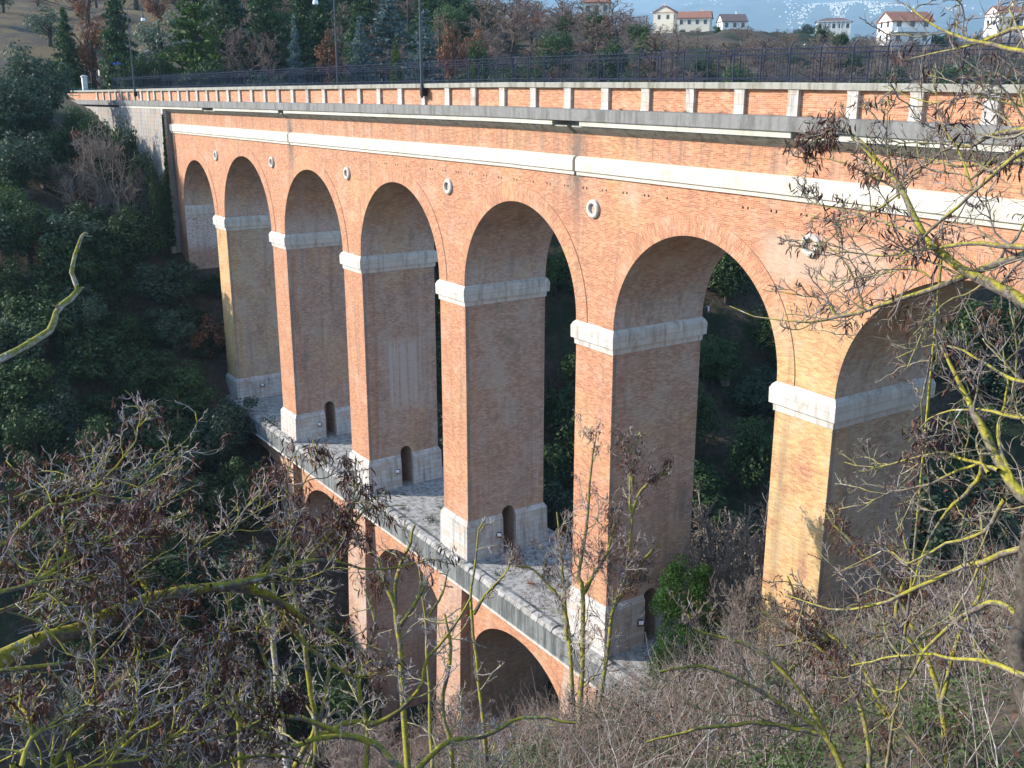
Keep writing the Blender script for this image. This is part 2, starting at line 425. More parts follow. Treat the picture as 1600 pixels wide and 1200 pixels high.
# spandrel wall
WT = -.60
mb = MB(bowed=True)
for side, Yf in ((0, 0.), (1, DEPTH)):
    def q(p):  # order by side
        return p if side == 0 else p[::-1]
    for (c, r) in ARCH:
        n = 36
        xs = [c - r*math.cos(math.pi*i/n) for i in range(n+1)]
        zs = [IMP_T + r*math.sin(math.pi*i/n) + (0) for i in range(n+1)]
        for i in range(n):
            mb.face(q([(xs[i],Yf,zs[i]),(xs[i+1],Yf,zs[i+1]),(xs[i+1],Yf,WT),(xs[i],Yf,WT)]))
    segs = [(X_L, -34.15)] + PIERS + [(.12, X_R)]
    for a, b in segs:
        zb = IMP_T if (a, b) in PIERS else -8.5
        mb.face(q([(a,Yf,zb),(b,Yf,zb),(b,Yf,WT),(a,Yf,WT)]))
for (c, r) in ARCH:
    n = 36; th = [math.pi*i/n for i in range(n+1)]
    for i in range(n):
        xa, za = c-r*math.cos(th[i]), IMP_T+r*math.sin(th[i]); xb, zb = c-r*math.cos(th[i+1]), IMP_T+r*math.sin(th[i+1])
        for y0, y1 in ((0, .94), (.94, DEPTH)):
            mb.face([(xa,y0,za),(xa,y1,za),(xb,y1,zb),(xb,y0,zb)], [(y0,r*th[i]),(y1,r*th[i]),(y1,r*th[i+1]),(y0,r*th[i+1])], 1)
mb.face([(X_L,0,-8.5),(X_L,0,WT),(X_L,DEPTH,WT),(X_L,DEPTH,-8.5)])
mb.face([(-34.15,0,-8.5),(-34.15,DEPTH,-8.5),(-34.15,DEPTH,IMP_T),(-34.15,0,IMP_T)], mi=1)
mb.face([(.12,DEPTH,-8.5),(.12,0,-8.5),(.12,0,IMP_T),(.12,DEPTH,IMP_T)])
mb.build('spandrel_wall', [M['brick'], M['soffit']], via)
# rings
for (c, r) in ARCH:
    n = 40; RT = .285; pr = .011
    for Yf, Y2 in ((-pr, 0.), (DEPTH+pr, DEPTH)):
        mb = MB(bowed=True)
        for i in range(n):
            t0, t1 = math.pi*i/n, math.pi*(i+1)/n
            def pt(rr, t, y): return (c-rr*math.cos(t), y, IMP_T+rr*math.sin(t))
            A = [pt(r, t0, Yf), pt(r, t1, Yf), pt(r+RT, t1, Yf), pt(r+RT, t0, Yf)]
            uv = [(0, r*t0), (0, r*t1), (RT, r*t1), (RT, r*t0)]
            if Yf > 0: A = A[::-1]; uv = uv[::-1]
            mb.face(A, uv)
            mb.face([pt(r+RT, t0, Yf), pt(r+RT, t1, Yf), pt(r+RT, t1, Y2), pt(r+RT, t0, Y2)])
            mb.face([pt(r, t1, Yf), pt(r, t0, Yf), pt(r, t0, Y2), pt(r, t1, Y2)])
        mb.build('arch_ring', M['brick_ring'], via)
# string course, cornice
def xr(a, b, st=1.): 
    n = max(1, int(round((b-a)/st))); return [a+(b-a)*i/n for i in range(n+1)]
JO = [-24.75, -13.05]
def runs(a, b, gap=.05):
    out = []; x = a
    for j in JO:
        out.append((x, j-gap)); x = j+gap
    out.append((x, b)); return out
strp = [(.0, -1.255), (-.035, -1.255), (-.035, -1.205), (-.05, -1.195), (-.065, -1.19), (-.065, -1.03), (-.05, -.985), (0, -.965)]
for a, b in runs(X_L, X_R, .035):
    m_ = MB(bowed=True); m_.extrude(strp, xr(a, b)); m_.build('string_course', M['band'], via)
corn = [(.0, -.625), (-.03, -.62), (-.09, -.575), (-.17, -.525), (-.17, -.505)]
for a, b in runs(-40.6, X_R+6, .06):
    m_ = MB(bowed=True)
    m_.extrude([(.02, -.628), (-.01, -.628), (-.09, -.575), (-.165, -.520), (-.165, -.50), (.02, -.50)], xr(a, b)); m_.build('cornice_soffit', M['coping'], via)
MOULD = [(-40.6, -30.9), (-29.9, -24.95), (-24.6, -13.45), (-12.75, -8.6), (-8.2, X_R+6)]
for a, b in MOULD:
    m_ = MB(bowed=True)
    m_ = MB(bowed=True)
    m_.extrude([(.02, -.499), (-.20, -.499), (-.205, -.424), (.02, -.424)], xr(a, b))
    m_.build('cornice_moulding', M['band'], via)
m_ = MB(bowed=True)
m_.extrude([(.02, -.423), (-.235, -.423), (-.24, -.262), (-.225, -.256), (.02, -.246)], xr(-50.5, X_R+6, .7))
fas = m_.build('cornice_fascia', M['fascia'], via)
# parapet
m_ = MB(bowed=True); m_.extrude([(-.015, -.250), (.11, -.250), (.11, .062), (-.015, .062)][::-1], xr(-50.5, X_R+6)); m_.build('parapet_wall', M['brick'], via)
m_ = MB(bowed=True); m_.extrude([(-.085, .062), (.15, .062), (.155, .128), (.14, .14), (-.075, .14), (-.09, .128)][::-1], xr(-50.5, X_R+6)); m_.build('parapet_coping', M['coping'], via)
m_ = MB(bowed=True); m_.extrude([(DEPTH-.11, -.250), (DEPTH+.01, -.250), (DEPTH+.01, .062), (DEPTH-.11, .062)][::-1], xr(-50.5, X_R+6)); m_.build('parapet_wall', M['brick'], via)
m_ = MB(bowed=True); m_.extrude([(DEPTH-.15, .062), (DEPTH+.08, .062), (DEPTH+.08, .14), (DEPTH-.15, .14)][::-1], xr(-50.5, X_R+6)); m_.build('parapet_coping', M['coping'], via)
m_ = MB(bowed=True); m_.extrude([(DEPTH-.02, -.628), (DEPTH+.2, -.5), (DEPTH+.2, -.26), (DEPTH-.02, -.246)], xr(-50.5, X_R+6)); m_.build('cornice_fascia', M['fascia'], via)
pmat = stone_mat('weathered_pilaster_stone', (.56, .53, .49), (.19, .165, .14), .85, (.4, .42), lo=.45)
PX = [-44.57, -43.5, -42.53, -41.6, -40.73, -39.8, -38.9, -38.0, -37.1]
xp = -36.37
while xp < X_R+5: PX.append(xp); xp += .925 if xp < -13 else (.90 if xp < -9 else .85)
for x in PX:
    m_ = MB(bowed=True); w = .078+rng.uniform(-.008, .008)
    x += rng.uniform(-.012, .012)
    m_.stack((x-w, x+w, -.062, .0), [(-.249, .006), (-.2, .0), (.02, .0), (.061, .008)])
    m_.build('pilaster', pmat, via)
# deck slab between the parapets
m_ = MB(bowed=True); m_.extrude([(.02, -.62), (DEPTH-.02, -.62), (DEPTH-.02, -.30), (.02, -.30)][::-1], xr(-50.5, X_R+6)); m_.build('deck_slab', M['fascia'], via)
# oculi
for x, z in [(-30.53, -1.79), (-26.07, -1.755), (-21.51, -1.765), (-17.04, -1.74), (-12.60, -1.745), (-8.32, -1.765), (-3.9, -1.70)]:
    m_ = MB(bowed=True)
    pr = [(.075, .02), (.075, -.035), (.09, -.05), (.125, -.05), (.145, -.035), (.15, .0)]
    m_.lathe([(r, h) for r, h in pr], (x, 0, z), 28, 'y')
    o = m_.build('oculus_ring', M['stone'], via, smooth=True)
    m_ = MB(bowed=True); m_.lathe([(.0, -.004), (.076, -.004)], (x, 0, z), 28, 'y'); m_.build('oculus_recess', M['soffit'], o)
# piers
PB = {0: -8.6, 1: -8.53, 2: -8.49, 3: -8.43, 4: -8.37, 5: -8.2, 6: -8.0}
for k, (a, b) in enumerate(PIERS):
    zt = IMP_T-.01; zb = -9.32; zp = PB[k]
    mat = M['brick_yellow'] if k in (0, 5, 6) else M['brick']
    m_ = MB(bowed=True)
    pa, pb, pc = .83, 1.13, -8.30 if k < 5 else -30   # passage y0,y1,crown
    if k >= 5: zb = -11
    for y0, y1, s_ in ((0, 0, 'f'), (DEPTH, DEPTH, 'b')):
        pts = [(a, y0, zb), (b, y0, zb), (b, y0, zt), (a, y0, zt)]
        m_.face(pts if s_ == 'f' else pts[::-1])
    for xs_, flip in ((b, 0), (a, 1)):
        def sf(p):
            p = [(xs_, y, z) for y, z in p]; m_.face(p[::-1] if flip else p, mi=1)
        if k >= 5 or k == 0 or flip: sf([(0, zb), (DEPTH, zb), (DEPTH, zt), (0, zt)]); continue
        sf([(0, zb), (pa, zb), (pa, zt), (0, zt)]); sf([(pb, zb), (DEPTH, zb), (DEPTH, zt), (pb, zt)])
        n = 8; rr = (pb-pa)/2; yc = (pa+pb)/2
        for i in range(n):
            t0, t1 = math.pi*i/n, math.pi*(i+1)/n
            ya, za, yb, zb_ = yc-rr*math.cos(t0), pc-rr+rr*math.sin(t0), yc-rr*math.cos(t1), pc-rr+rr*math.sin(t1)
            sf([(ya, za), (yb, zb_), (yb, zt), (ya, zt)])
            m_.face([(b-.55, ya, za), (b, ya, za), (b, yb, zb_), (b-.55, yb, zb_)], mi=1); m_.face([(b-.55, ya, zb), (b-.55, yb, zb), (b-.55, yb, zb_), (b-.55, ya, za)], mi=1)
    if 0 < k < 5:
        rr = (pb-pa)/2; q_ = b-.55
        m_.face([(q_,pa,zb),(b,pa,zb),(b,pa,pc-rr),(q_,pa,pc-rr)][::-1], mi=1); m_.face([(q_,pb,zb),(b,pb,zb),(b,pb,pc-rr),(q_,pb,pc-rr)], mi=1)
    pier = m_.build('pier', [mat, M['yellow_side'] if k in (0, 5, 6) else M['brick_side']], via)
    pier['label'] = ['ochre brick pier nearest the stone abutment', 'reddish pier second from the far bank', 'pier with white lime runs on its side', 'tall red pier in the middle of the ledge', 'red pier behind the slender bare tree', 'yellow brick pier half hidden by the near branches', 'yellow brick pier by the near bank'][k]
    m_ = MB(bowed=True)
    m_.stack((a, b, 0, DEPTH), IMPP)
    m_.build('impost', M['stone'], pier)
    if k < 5:
        for (ya, yb, of) in (((0, .82, (1, 1, 1, 0)), (1.14, DEPTH, (1, 1, 0, 1))) if k else ((0, DEPTH, (1, 1, 1, 1)),)):
            m_ = MB()
            m_.stack((a, b, ya, yb), [(-9.33, .075), (zp-.13, .06), (zp-.10, .062), (zp, .004)], offs=of)
            m_.build('plinth', M['plinth'], pier)
# abutment imposts of the end arch
m_ = MB(bowed=True); m_.stack((X_L+.1, -34.15, .004, DEPTH), IMPP, offs=(0, 1, -.1, 1)); m_.build('impost', M['stone'], via)
# stone abutment
m_ = MB(bowed=True)
zz = xr(-8.5, -.50, .35)
for (Yf, fl) in ((-.19, 0), (DEPTH+.15, 1)):
    xx = xr(-50.4, -34.95, .6)
    for i in range(len(xx)-1):
        for j in range(len(zz)-1):
            def bt(x, z): return (x, (Yf-.02*(-z)+.02*float(vnoise(x*2.1, z*2.1, 9))) if not fl else Yf, z)
            p = [bt(xx[i], zz[j]), bt(xx[i+1], zz[j]), bt(xx[i+1], zz[j+1]), bt(xx[i], zz[j+1])]
            m_.face(p if not fl else p[::-1])
for j in range(len(zz)-1):
    y0 = -.19-.02*(-zz[j])+.02*float(vnoise(-34.95*2.1, zz[j]*2.1, 9)); y1 = -.19-.02*(-zz[j+1])+.02*float(vnoise(-34.95*2.1, zz[j+1]*2.1, 9))
    m_.face([(-34.95, y0, zz[j]), (-34.95, DEPTH+.15, zz[j]), (-34.95, DEPTH+.15, zz[j+1]), (-34.95, y1, zz[j+1])])
ab = m_.build('stone_abutment', M['abut'], via)
m_ = MB(bowed=True)
for j, z in enumerate(np.arange(-7.5, -.62, .14)):
    w = .20 if j % 2 else .11
    yb = -.19-.02*(-z)
    m_.box(-34.95-w, -34.935, yb-.018-rng.uniform(0, .008), yb+.1, z, z+.132)
m_.build('quoin_column', M['plinth'], ab)
# right-hand abutment
m_ = MB(bowed=True); m_.box(.4, 9, -.19, DEPTH+.15, -8, -.50); m_.build('stone_abutment', M['abut'], via)
# lower tier
LW = MB(); LCEN = [(-28.3, 1.6), (-23.68, 1.62), (-19.2, 1.68), (-14.72, 1.66), (-10.3, 1.6)]
LT, LB, RISE, CR = -9.74, -19.0, 1.25, -10.25
LY0, LY1 = 0.0, DEPTH+.1
lx0, lx1 = -33, -8
segs = []; xprev = lx0
for c, r in LCEN: segs.append((xprev, c-r)); xprev = c+r
segs.append((xprev, lx1))
for Yf, fl in ((LY0, 0), (LY1, 1)):
    for a, b in segs:
        p = [(a,Yf,LB),(b,Yf,LB),(b,Yf,LT),(a,Yf,LT)]; LW.face(p[::-1] if fl else p)
    for c, r in LCEN:
        n = 28
        for i in range(n):
            t0, t1 = math.pi*i/n, math.pi*(i+1)/n
            xa, za, xb, zb = c-r*math.cos(t0), CR-RISE+RISE*math.sin(t0), c-r*math.cos(t1), CR-RISE+RISE*math.sin(t1)
            p = [(xa,Yf,za),(xb,Yf,zb),(xb,Yf,LT),(xa,Yf,LT)]; LW.face(p[::-1] if fl else p)
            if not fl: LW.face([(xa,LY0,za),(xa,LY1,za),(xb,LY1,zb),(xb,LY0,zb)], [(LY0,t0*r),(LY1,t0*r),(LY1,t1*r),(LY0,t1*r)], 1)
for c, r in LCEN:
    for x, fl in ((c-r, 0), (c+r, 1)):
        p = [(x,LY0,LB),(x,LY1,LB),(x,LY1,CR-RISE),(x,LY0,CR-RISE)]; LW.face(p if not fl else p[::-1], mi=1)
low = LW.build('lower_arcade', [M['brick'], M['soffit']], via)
for (a, b) in PIERS[:5]:
    c = (a+b)/2
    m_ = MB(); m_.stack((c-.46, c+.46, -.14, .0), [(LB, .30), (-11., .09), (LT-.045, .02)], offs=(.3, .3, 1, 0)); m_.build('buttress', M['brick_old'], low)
m_ = MB()
LX = xr(-33, -8.2, .22)
for xa, xb in zip(LX[:-1], LX[1:]):   # weathered coping stones, each a little different
    dz = rng.uniform(-.024, .02); dy = rng.uniform(-.006, .022)
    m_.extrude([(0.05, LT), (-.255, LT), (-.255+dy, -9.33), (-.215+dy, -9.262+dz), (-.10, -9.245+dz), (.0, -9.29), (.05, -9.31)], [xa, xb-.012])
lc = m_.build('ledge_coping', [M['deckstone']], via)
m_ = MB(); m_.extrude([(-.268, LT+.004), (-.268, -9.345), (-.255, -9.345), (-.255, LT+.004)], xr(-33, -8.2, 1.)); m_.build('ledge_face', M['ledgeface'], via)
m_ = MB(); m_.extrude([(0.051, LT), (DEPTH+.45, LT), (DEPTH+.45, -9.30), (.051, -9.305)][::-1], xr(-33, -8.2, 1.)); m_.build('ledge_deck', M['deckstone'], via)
m_ = MB(); m_.extrude([(0.0, LT-.04), (-.285, LT-.04), (-.285, LT-.002), (0., LT-.002)][::-1], xr(-33, -8.2, 1.)); m_.build('ledge_moulding', M['stone'], via)

# road on the deck
m_ = MB(bowed=True); m_.extrude([(.12, -.298), (DEPTH-.12, -.298), (DEPTH-.12, -.27), (.12, -.27)][::-1], xr(-50.5, X_R+6)); tag(m_.build('road', M['asphalt']), kind='structure')

# ------------------------------------------------------------------ railings
def railing(label, Y, x0, n, step):
    f = empty('iron_railing', ((x0+n*step/2)*U, Y*U, .14*U), label, 'railing')
    m_ = MB()
    m_.tube([(0, 0, -.01), (0, 0, .40), (0, .02, .435), (0, .075, .475)], [.0095, .0095, .008, .0055], 6)
    post0 = m_.build('post', M['iron'])
    m_ = MB()
    m_.tube([(0, 0, .395), (step, 0, .395)], .0055, 4); m_.tube([(0, 0, .055), (step, 0, .055)], .0055, 4); m_.tube([(0, 0, .345), (step, 0, .345)], .004, 4)
    nb = 9
    for j in range(1, nb):
        xx = j*step/nb
        m_.tube([(xx, 0, .02), (xx, 0, .40), (xx, .015, .428), (xx, .055, .462)], [.0023, .0023, .0021, .0016], 4)
        if j % 2 == 0:
            m_.tube([(xx, 0, .06), (xx+.018, 0, .085), (xx+.02, 0, .105), (xx, 0, .12)], .0022, 3)
            m_.tube([(xx, 0, .345), (xx-.018, 0, .365), (xx-.015, 0, .385), (xx, 0, .395)], .0022, 3)
    panel0 = m_.build('bar_panel', M['iron'])
    for i in range(n):
        x = x0+i*step
        z0 = .138+float(np.interp(x, BOWX, BOWZ)); z1 = .138+float(np.interp(x+step, BOWX, BOWZ))
        for src in (post0, panel0):
            if i == 0: o = src; o.parent = f
            else: o = src.copy(); link(o, f); o.parent = f
            o.location = Vector((x*U, Y*U, z0*U)) - f.location
            if src is panel0: o.rotation_euler = (0, -math.atan2(z1-z0, step), 0)
    return f
railing('dark iron railing of curl-topped bars along the near parapet above the brick panels', .03, -42.2, 92, .4625)
railing('dark iron railing along the far parapet, seen behind the near railing', DEPTH-.03, -42.0, 92, .4625)

# ------------------------------------------------------------------ ground and far hills
def axis(lo, hi, fine_lo, fine_hi, df, growth=1.09):
    xs = list(np.arange(fine_lo, fine_hi, df)); d = df; x = xs[-1]
    while x < hi: d *= growth; x += d; xs.append(x)
    d = df; x = xs[0]; left = []
    while x > lo: d *= growth; x -= d; left.append(x)
    return np.array(left[::-1]+xs)
gx = axis(-700, 160, -60, 8, .55); gy = axis(-70, 500, -16, 50, .55)
GX, GY = np.meshgrid(gx, gy, indexing='ij')
GZ = terrain(GX, GY)
# the ground passes under the ledge and stays clear of the deck
nx, ny = GX.shape
V = np.stack([GX, GY, GZ], -1).reshape(-1, 3)*U
ii = np.arange(nx*ny).reshape(nx, ny)
F = np.stack([ii[:-1, :-1], ii[1:, :-1], ii[1:, 1:], ii[:-1, 1:]], -1).reshape(-1, 4)
t = NT('leaf_litter_ground'); pos = t.pos()
n1 = t.noise(pos, .12, 6, .7); n2 = t.noise(pos, 2.2, 5, .7)
c = t.mix(t.ramp(n2, [(.35, 0.), (.65, 1.)]), (.045, .036, .026), (.11, .088, .066))
c = t.mix(t.ramp(n1, [(.46, 0.), (.58, .9)]), c, (.022, .034, .014))
field = t.window(t.math('DIVIDE', t.n('ShaderNodeSeparateXYZ', {'Vector': pos}).outputs[0], U), -95, -56, 3.)
field = t.math('MULTIPLY', field, t.window(t.math('DIVIDE', t.n('ShaderNodeSeparateXYZ', {'Vector': pos}).outputs[1], U), -12, 13, 2.))
c = t.mix(t.math('MULTIPLY', field, t.ramp(n1, [(.44, .0), (.56, .8)])), c, (.17, .12, .06))
t.col(c); t.bump(n2, .8, .25)
tag(mesh_np('ground', V, F, t.m, smooth=True), kind='structure')

# distant mountain
az = np.linspace(R(-50), R(62), 260); rr = np.concatenate([np.linspace(360, 1900, 34), np.linspace(1960, 6000, 66)])
AZ, RR = np.meshgrid(az, rr, indexing='ij')
hx = Fh[0]*np.cos(AZ)+Rt[0]*np.sin(AZ); hy = Fh[1]*np.cos(AZ)+Rt[1]*np.sin(AZ)
MX, MY = hx*RR, hy*RR-D
pxs = 800+1665*np.tan(AZ)
crest = np.interp(pxs, [-900, 0, 700, 850, 930, 990, 1060, 1150, 1300, 1450, 1540, 1620, 2200], [.10, .11, .105, .094, .0835, .0845, .0885, .093, .094, .092, .085, .0825, .085])
mz = -8 + (crest*4400+8)*sstep(700, 4400, RR)*(1-.5*sstep(4400, 6000, RR))
mz = mz + (vnoise(MX*.0036, MY*.0036, 5)*95+vnoise(MX*.01, MY*.01, 6)*36)*sstep(1300, 2600, RR)*(1-.8*sstep(3500, 4400, RR))
V = np.stack([MX, MY, mz], -1).reshape(-1, 3)*U
na, nr = AZ.shape; ii = np.arange(na*nr).reshape(na, nr)
F = np.stack([ii[:-1, :-1], ii[:-1, 1:], ii[1:, 1:], ii[1:, :-1]], -1).reshape(-1, 4)[:, ::-1]
t = NT('wooded_mountain'); pos = t.pos(); n1 = t.noise(pos, .004, 6, .7); n2 = t.noise(pos, .03, 5, .7)
c = t.mix(t.ramp(n1, [(.42, 0.), (.6, 1.)]), (.03, .045, .035), (.08, .085, .065))
c = t.mix(t.ramp(n2, [(.5, 0.), (.7, .5)]), c, (.09, .09, .07)); t.col(c)
tag(mesh_np('mountain', V, F, t.m, smooth=True), kind='structure')
def mtz(px, dist):
    i = np.argmin(np.abs(pxs[:, 0]-px)); j = np.argmin(np.abs(rr-dist)); return MX[i, j], MY[i, j], mz[i, j]

# ------------------------------------------------------------------ foliage prototypes (metres, base at origin)
M['oak'] = leaf_mat('evergreen_oak_leaves', (.016, .038, .014), (.076, .128, .043))
M['oakblue'] = leaf_mat('grey_green_leaves', (.026, .050, .032), (.095, .14, .085))
M['spruce'] = leaf_mat('dark_conifer_needles', (.016, .040, .018), (.06, .11, .04))
M['pine'] = leaf_mat('bright_pine_needles', (.04, .085, .012), (.14, .21, .03))
M['cedar'] = leaf_mat('blue_cedar_needles', (.045, .085, .085), (.16, .24, .23))
M['rust'] = leaf_mat('rust_brown_leaves', (.12, .048, .022), (.27, .12, .06))
M['olive'] = leaf_mat('silver_olive_leaves', (.06, .09, .055), (.16, .19, .13))
M['bright'] = leaf_mat('bright_green_scale_leaves', (.016, .045, .008), (.065, .145, .022))
M['ivy'] = leaf_mat('ivy_leaves', (.012, .035, .012), (.05, .10, .03))
M['bramble'] = leaf_mat('bramble_foliage', (.022, .048, .014), (.09, .135, .04))
M['haze_twig'] = bark_mat('brown_winter_twigs', (.15, .10, .08), (.29, .21, .175))
M['grey_twig'] = bark_mat('grey_winter_twigs', (.15, .12, .10), (.31, .26, .225))
M['trunk'] = bark_mat('dark_bark', (.035, .028, .022), (.09, .075, .06))
M['bark'] = bark_mat('mossy_bark', (.085, .07, .058), (.20, .17, .15), .92, (.36, .32, .035), .47)
M['barklight'] = bark_mat('lilac_grey_bark', (.22, .19, .18), (.44, .40, .39), .8, (.38, .34, .045), .51)
M['barkmoss'] = bark_mat('thickly_mossed_bark', (.085, .07, .058), (.22, .19, .17), .95, (.38, .34, .04), .44)
M['twig'] = bark_mat('lilac_grey_twigs', (.24, .195, .195), (.50, .44, .44), .45, (.27, .24, .06), .53, 2.)
M['twigdark'] = bark_mat('mauve_grey_twigs', (.12, .095, .095), (.29, .245, .24), .5, (.25, .22, .045), .52, 2.)
M['limbgrey'] = bark_mat('mauve_grey_bark', (.12, .10, .095), (.30, .26, .25), .8, (.30, .26, .04), .50)
M['pod'] = leaf_mat('dry_brown_pods', (.045, .018, .014), (.15, .07, .05), .1, 3.)

def ellip(n, rx, ry, rz):
    v = rng.normal(size=(n, 3)); v /= np.linalg.norm(v, axis=1, keepdims=True)
    r = rng.uniform(.55, 1.05, (n, 1))**.6
    return v*r*np.array([rx, ry, rz])
def oak_crown(h, w, nb=22, nl=3200, size=.30, low=.48):
    c = ellip(nb, w*.36, w*.36, h*.36)*rng.uniform(.5, 1.1, (nb, 1)); c[:, 2] += h*low
    rad = rng.uniform(.09, .17, nb)*w
    k = rng.integers(0, nb, nl)
    d = rng.normal(size=(nl, 3)); d /= np.linalg.norm(d, axis=1, keepdims=True)
    r = rad[k]*rng.uniform(.35, 1.08, nl)**.5
    p = c[k]+d*r[:, None]*np.array([1, 1, .85])
    nr = d.copy(); nr[:, 2] += .3
    V, F = leaf_quads(p, size, .25, .7, nr)
    return V, F
def trunk_mesh(h, r, lean=.1, forks=4):
    P_ = np.array([[0, 0, -.4], [lean*.3, 0, h*.3], [lean, lean*.4, h*.6], [lean*.7, lean, h]])
    parts = [tubes(P_[None], np.array([[r*1.3, r, r*.7, r*.25]]), 6)]
    for i in range(forks):
        a = rng.uniform(0, 6.28); z = h*rng.uniform(.25, .6); L = h*.35
        q = np.array([[lean*.5, 0, z], [math.cos(a)*L*.4, math.sin(a)*L*.4, z+L*.5], [math.cos(a)*L*.8, math.sin(a)*L*.8, z+L*.9]])
        parts.append(tubes(q[None], np.array([[r*.5, r*.35, r*.12]]), 5))
    return merge(parts)
def conifer_crown(h, w, layers=20, per=11, size=.34, droop=.35, fill=20, z0=.08):
    ps = []; nr = []
    for i in range(layers):
        f = i/layers; z = h*(z0+(1-z0)*f); L = w*.5*(1-f)**.85*rng.uniform(.85, 1.1)+.12
        m = max(4, int(per*(1-f*.6)))
        for j in range(m):
            a = rng.uniform(0, 6.28); Lj = L*rng.uniform(.6, 1.12); n = max(5, int(fill*Lj/(w*.5))+4)
            s = rng.uniform(.12, 1, n)
            x = Lj*s; sp = rng.normal(0, .10+.10*Lj*(1-s*.6), n)
            zz = z + h/layers*rng.uniform(-.6, .6) - droop*Lj*s**1.6 + rng.normal(0, .08, n) + .12*Lj*s**3
            ps.append(np.stack([math.cos(a)*x-math.sin(a)*sp, math.sin(a)*x+math.cos(a)*sp, zz], 1))
    p = np.concatenate(ps)
    return leaf_quads(p, size, .5, .42)
def branch_level(pts, rad, nper, ang, Lfac, K, wig, upb, tmin=.12, tmax=.97, rfac=.55, lens=None):
    # pts (N,K0,3): children from each parent polyline
    N, K0, _ = pts.shape
    if lens is None: lens = np.linalg.norm(np.diff(pts, axis=1), axis=2).sum(1)
    pi = np.repeat(np.arange(N), nper); n = len(pi)
    tt = rng.uniform(tmin, tmax, n); f = tt*(K0-1); i0 = np.minimum(f.astype(int), K0-2); fr = (f-i0)[:, None]
    base = pts[pi, i0]*(1-fr)+pts[pi, i0+1]*fr
    tan = pts[pi, i0+1]-pts[pi, i0]; tan /= np.linalg.norm(tan, axis=1, keepdims=True)+1e-9
    r0 = (rad[pi, i0]*(1-fr[:, 0])+rad[pi, i0+1]*fr[:, 0])
    rd = rng.normal(size=(n, 3)); pr = rd-(rd*tan).sum(1, keepdims=True)*tan; pr /= np.linalg.norm(pr, axis=1, keepdims=True)+1e-9
    a = np.radians(rng.uniform(ang[0], ang[1], n))[:, None]
    d = tan*np.cos(a)+pr*np.sin(a); d[:, 2] += upb; d /= np.linalg.norm(d, axis=1, keepdims=True)
    L = lens[pi]*Lfac*rng.uniform(.45, 1.15, n)*(1.05-.6*tt)
    return grow(base, d, L, np.minimum(r0*rfac, .012*L+.002)*1., K, wig, upb)
def grow(base, d, L, r0, K, wig, upb, taper=.25):
    n = len(base); out = np.zeros((n, K, 3)); out[:, 0] = base; st = (L/(K-1))[:, None]
    for k in range(1, K):
        d = d+rng.normal(0, wig, (n, 3)); d[:, 2] += upb*.35; d = d/np.linalg.norm(d, axis=1, keepdims=True)
        out[:, k] = out[:, k-1]+d*st
    rad = r0[:, None]*np.linspace(1, taper, K)[None]
    return out, rad
def bare_tree(h, w, lv=(9, 7, 5), r=.16, upb=.25, rmin=.012, stems=1):
    st = []; sr = []
    for s in range(stems):
        a = rng.uniform(0, 6.28); sp = .0 if stems == 1 else w*.22
        P_ = np.array([[0, 0, -.3], [math.cos(a)*sp*.3+rng.normal(0, .1), math.sin(a)*sp*.3, h*.25], [math.cos(a)*sp*.8+rng.normal(0, .2), math.sin(a)*sp*.8+rng.normal(0, .2), h*.55], [math.cos(a)*sp, math.sin(a)*sp+rng.normal(0, .2), h*.85]])
        st.append(P_); sr.append([r*1.2, r*.85, r*.5, r*.15])
    p0 = np.array(st); r0 = np.array(sr)
    parts = [tubes(p0, r0, 6)]; tw = []
    p1, r1 = branch_level(p0, r0, lv[0], (35, 70), .5*w/h*1.3, 6, .16, upb, .25)
    parts.append(tubes(p1, np.maximum(r1, rmin*1.5), 4))
    p2, r2 = branch_level(p1, r1, lv[1], (25, 65), .55, 5, .2, upb*.6)
    tw.append(tubes(p2, np.maximum(r2, rmin), 3))
    p3, r3 = branch_level(p2, r2, lv[2], (25, 65), .6, 4, .22, upb*.5)
    tw.append(tubes(p3, np.maximum(r3, rmin*.8), 3))
    return merge(parts), merge(tw)

PROTO = {}
def proto(key, name, parts):
    PROTO.setdefault(key, []).append((name, parts))
for i in range(3):
    proto('oak', 'evergreen_oak', [('crown', oak_crown(7.2, 7.4, 44, 5200, .27), M['oak']), ('trunk', trunk_mesh(5., .2), M['trunk'])])
for i in range(2):
    proto('oakblue', 'evergreen_oak', [('crown', oak_crown(7, 7, 38, 4600, .26), M['oakblue']), ('trunk', trunk_mesh(5., .2), M['trunk'])])
    proto('spruce', 'spruce_tree', [('crown', conifer_crown(12, 6.4, 28, 17, .50, .35, 26), M['spruce']), ('trunk', trunk_mesh(11.5, .2, .05, 0), M['trunk'])])
    proto('cedar', 'cedar_tree', [('crown', conifer_crown(9, 5.2, 22, 13, .40, .12, 20), M['cedar']), ('trunk', trunk_mesh(8.6, .17, .05, 0), M['trunk'])])
    proto('rust', 'deciduous_oak', [('crown', oak_crown(6, 5.4, 18, 1500, .26), M['rust']), ('trunk', trunk_mesh(5, .17, .15, 6), M['trunk'])])
proto('pine', 'pine_tree', [('crown', conifer_crown(12, 7., 26, 17, .46, -.05, 30, .02), M['pine']), ('trunk', trunk_mesh(11.5, .22, .05, 0), M['trunk'])])
proto('olive', 'olive_tree', [('crown', oak_crown(5, 6, 14, 1500, .24), M['olive']), ('trunk', trunk_mesh(3.2, .2, .3, 5), M['trunk'])])
for i in range(4):
    a, b = bare_tree(9, 8, (13, 8, 6), .15, .22, .022)
    proto('bare', 'bare_tree', [('trunk', a, M['trunk']), ('twigs', b, M['haze_twig'])])
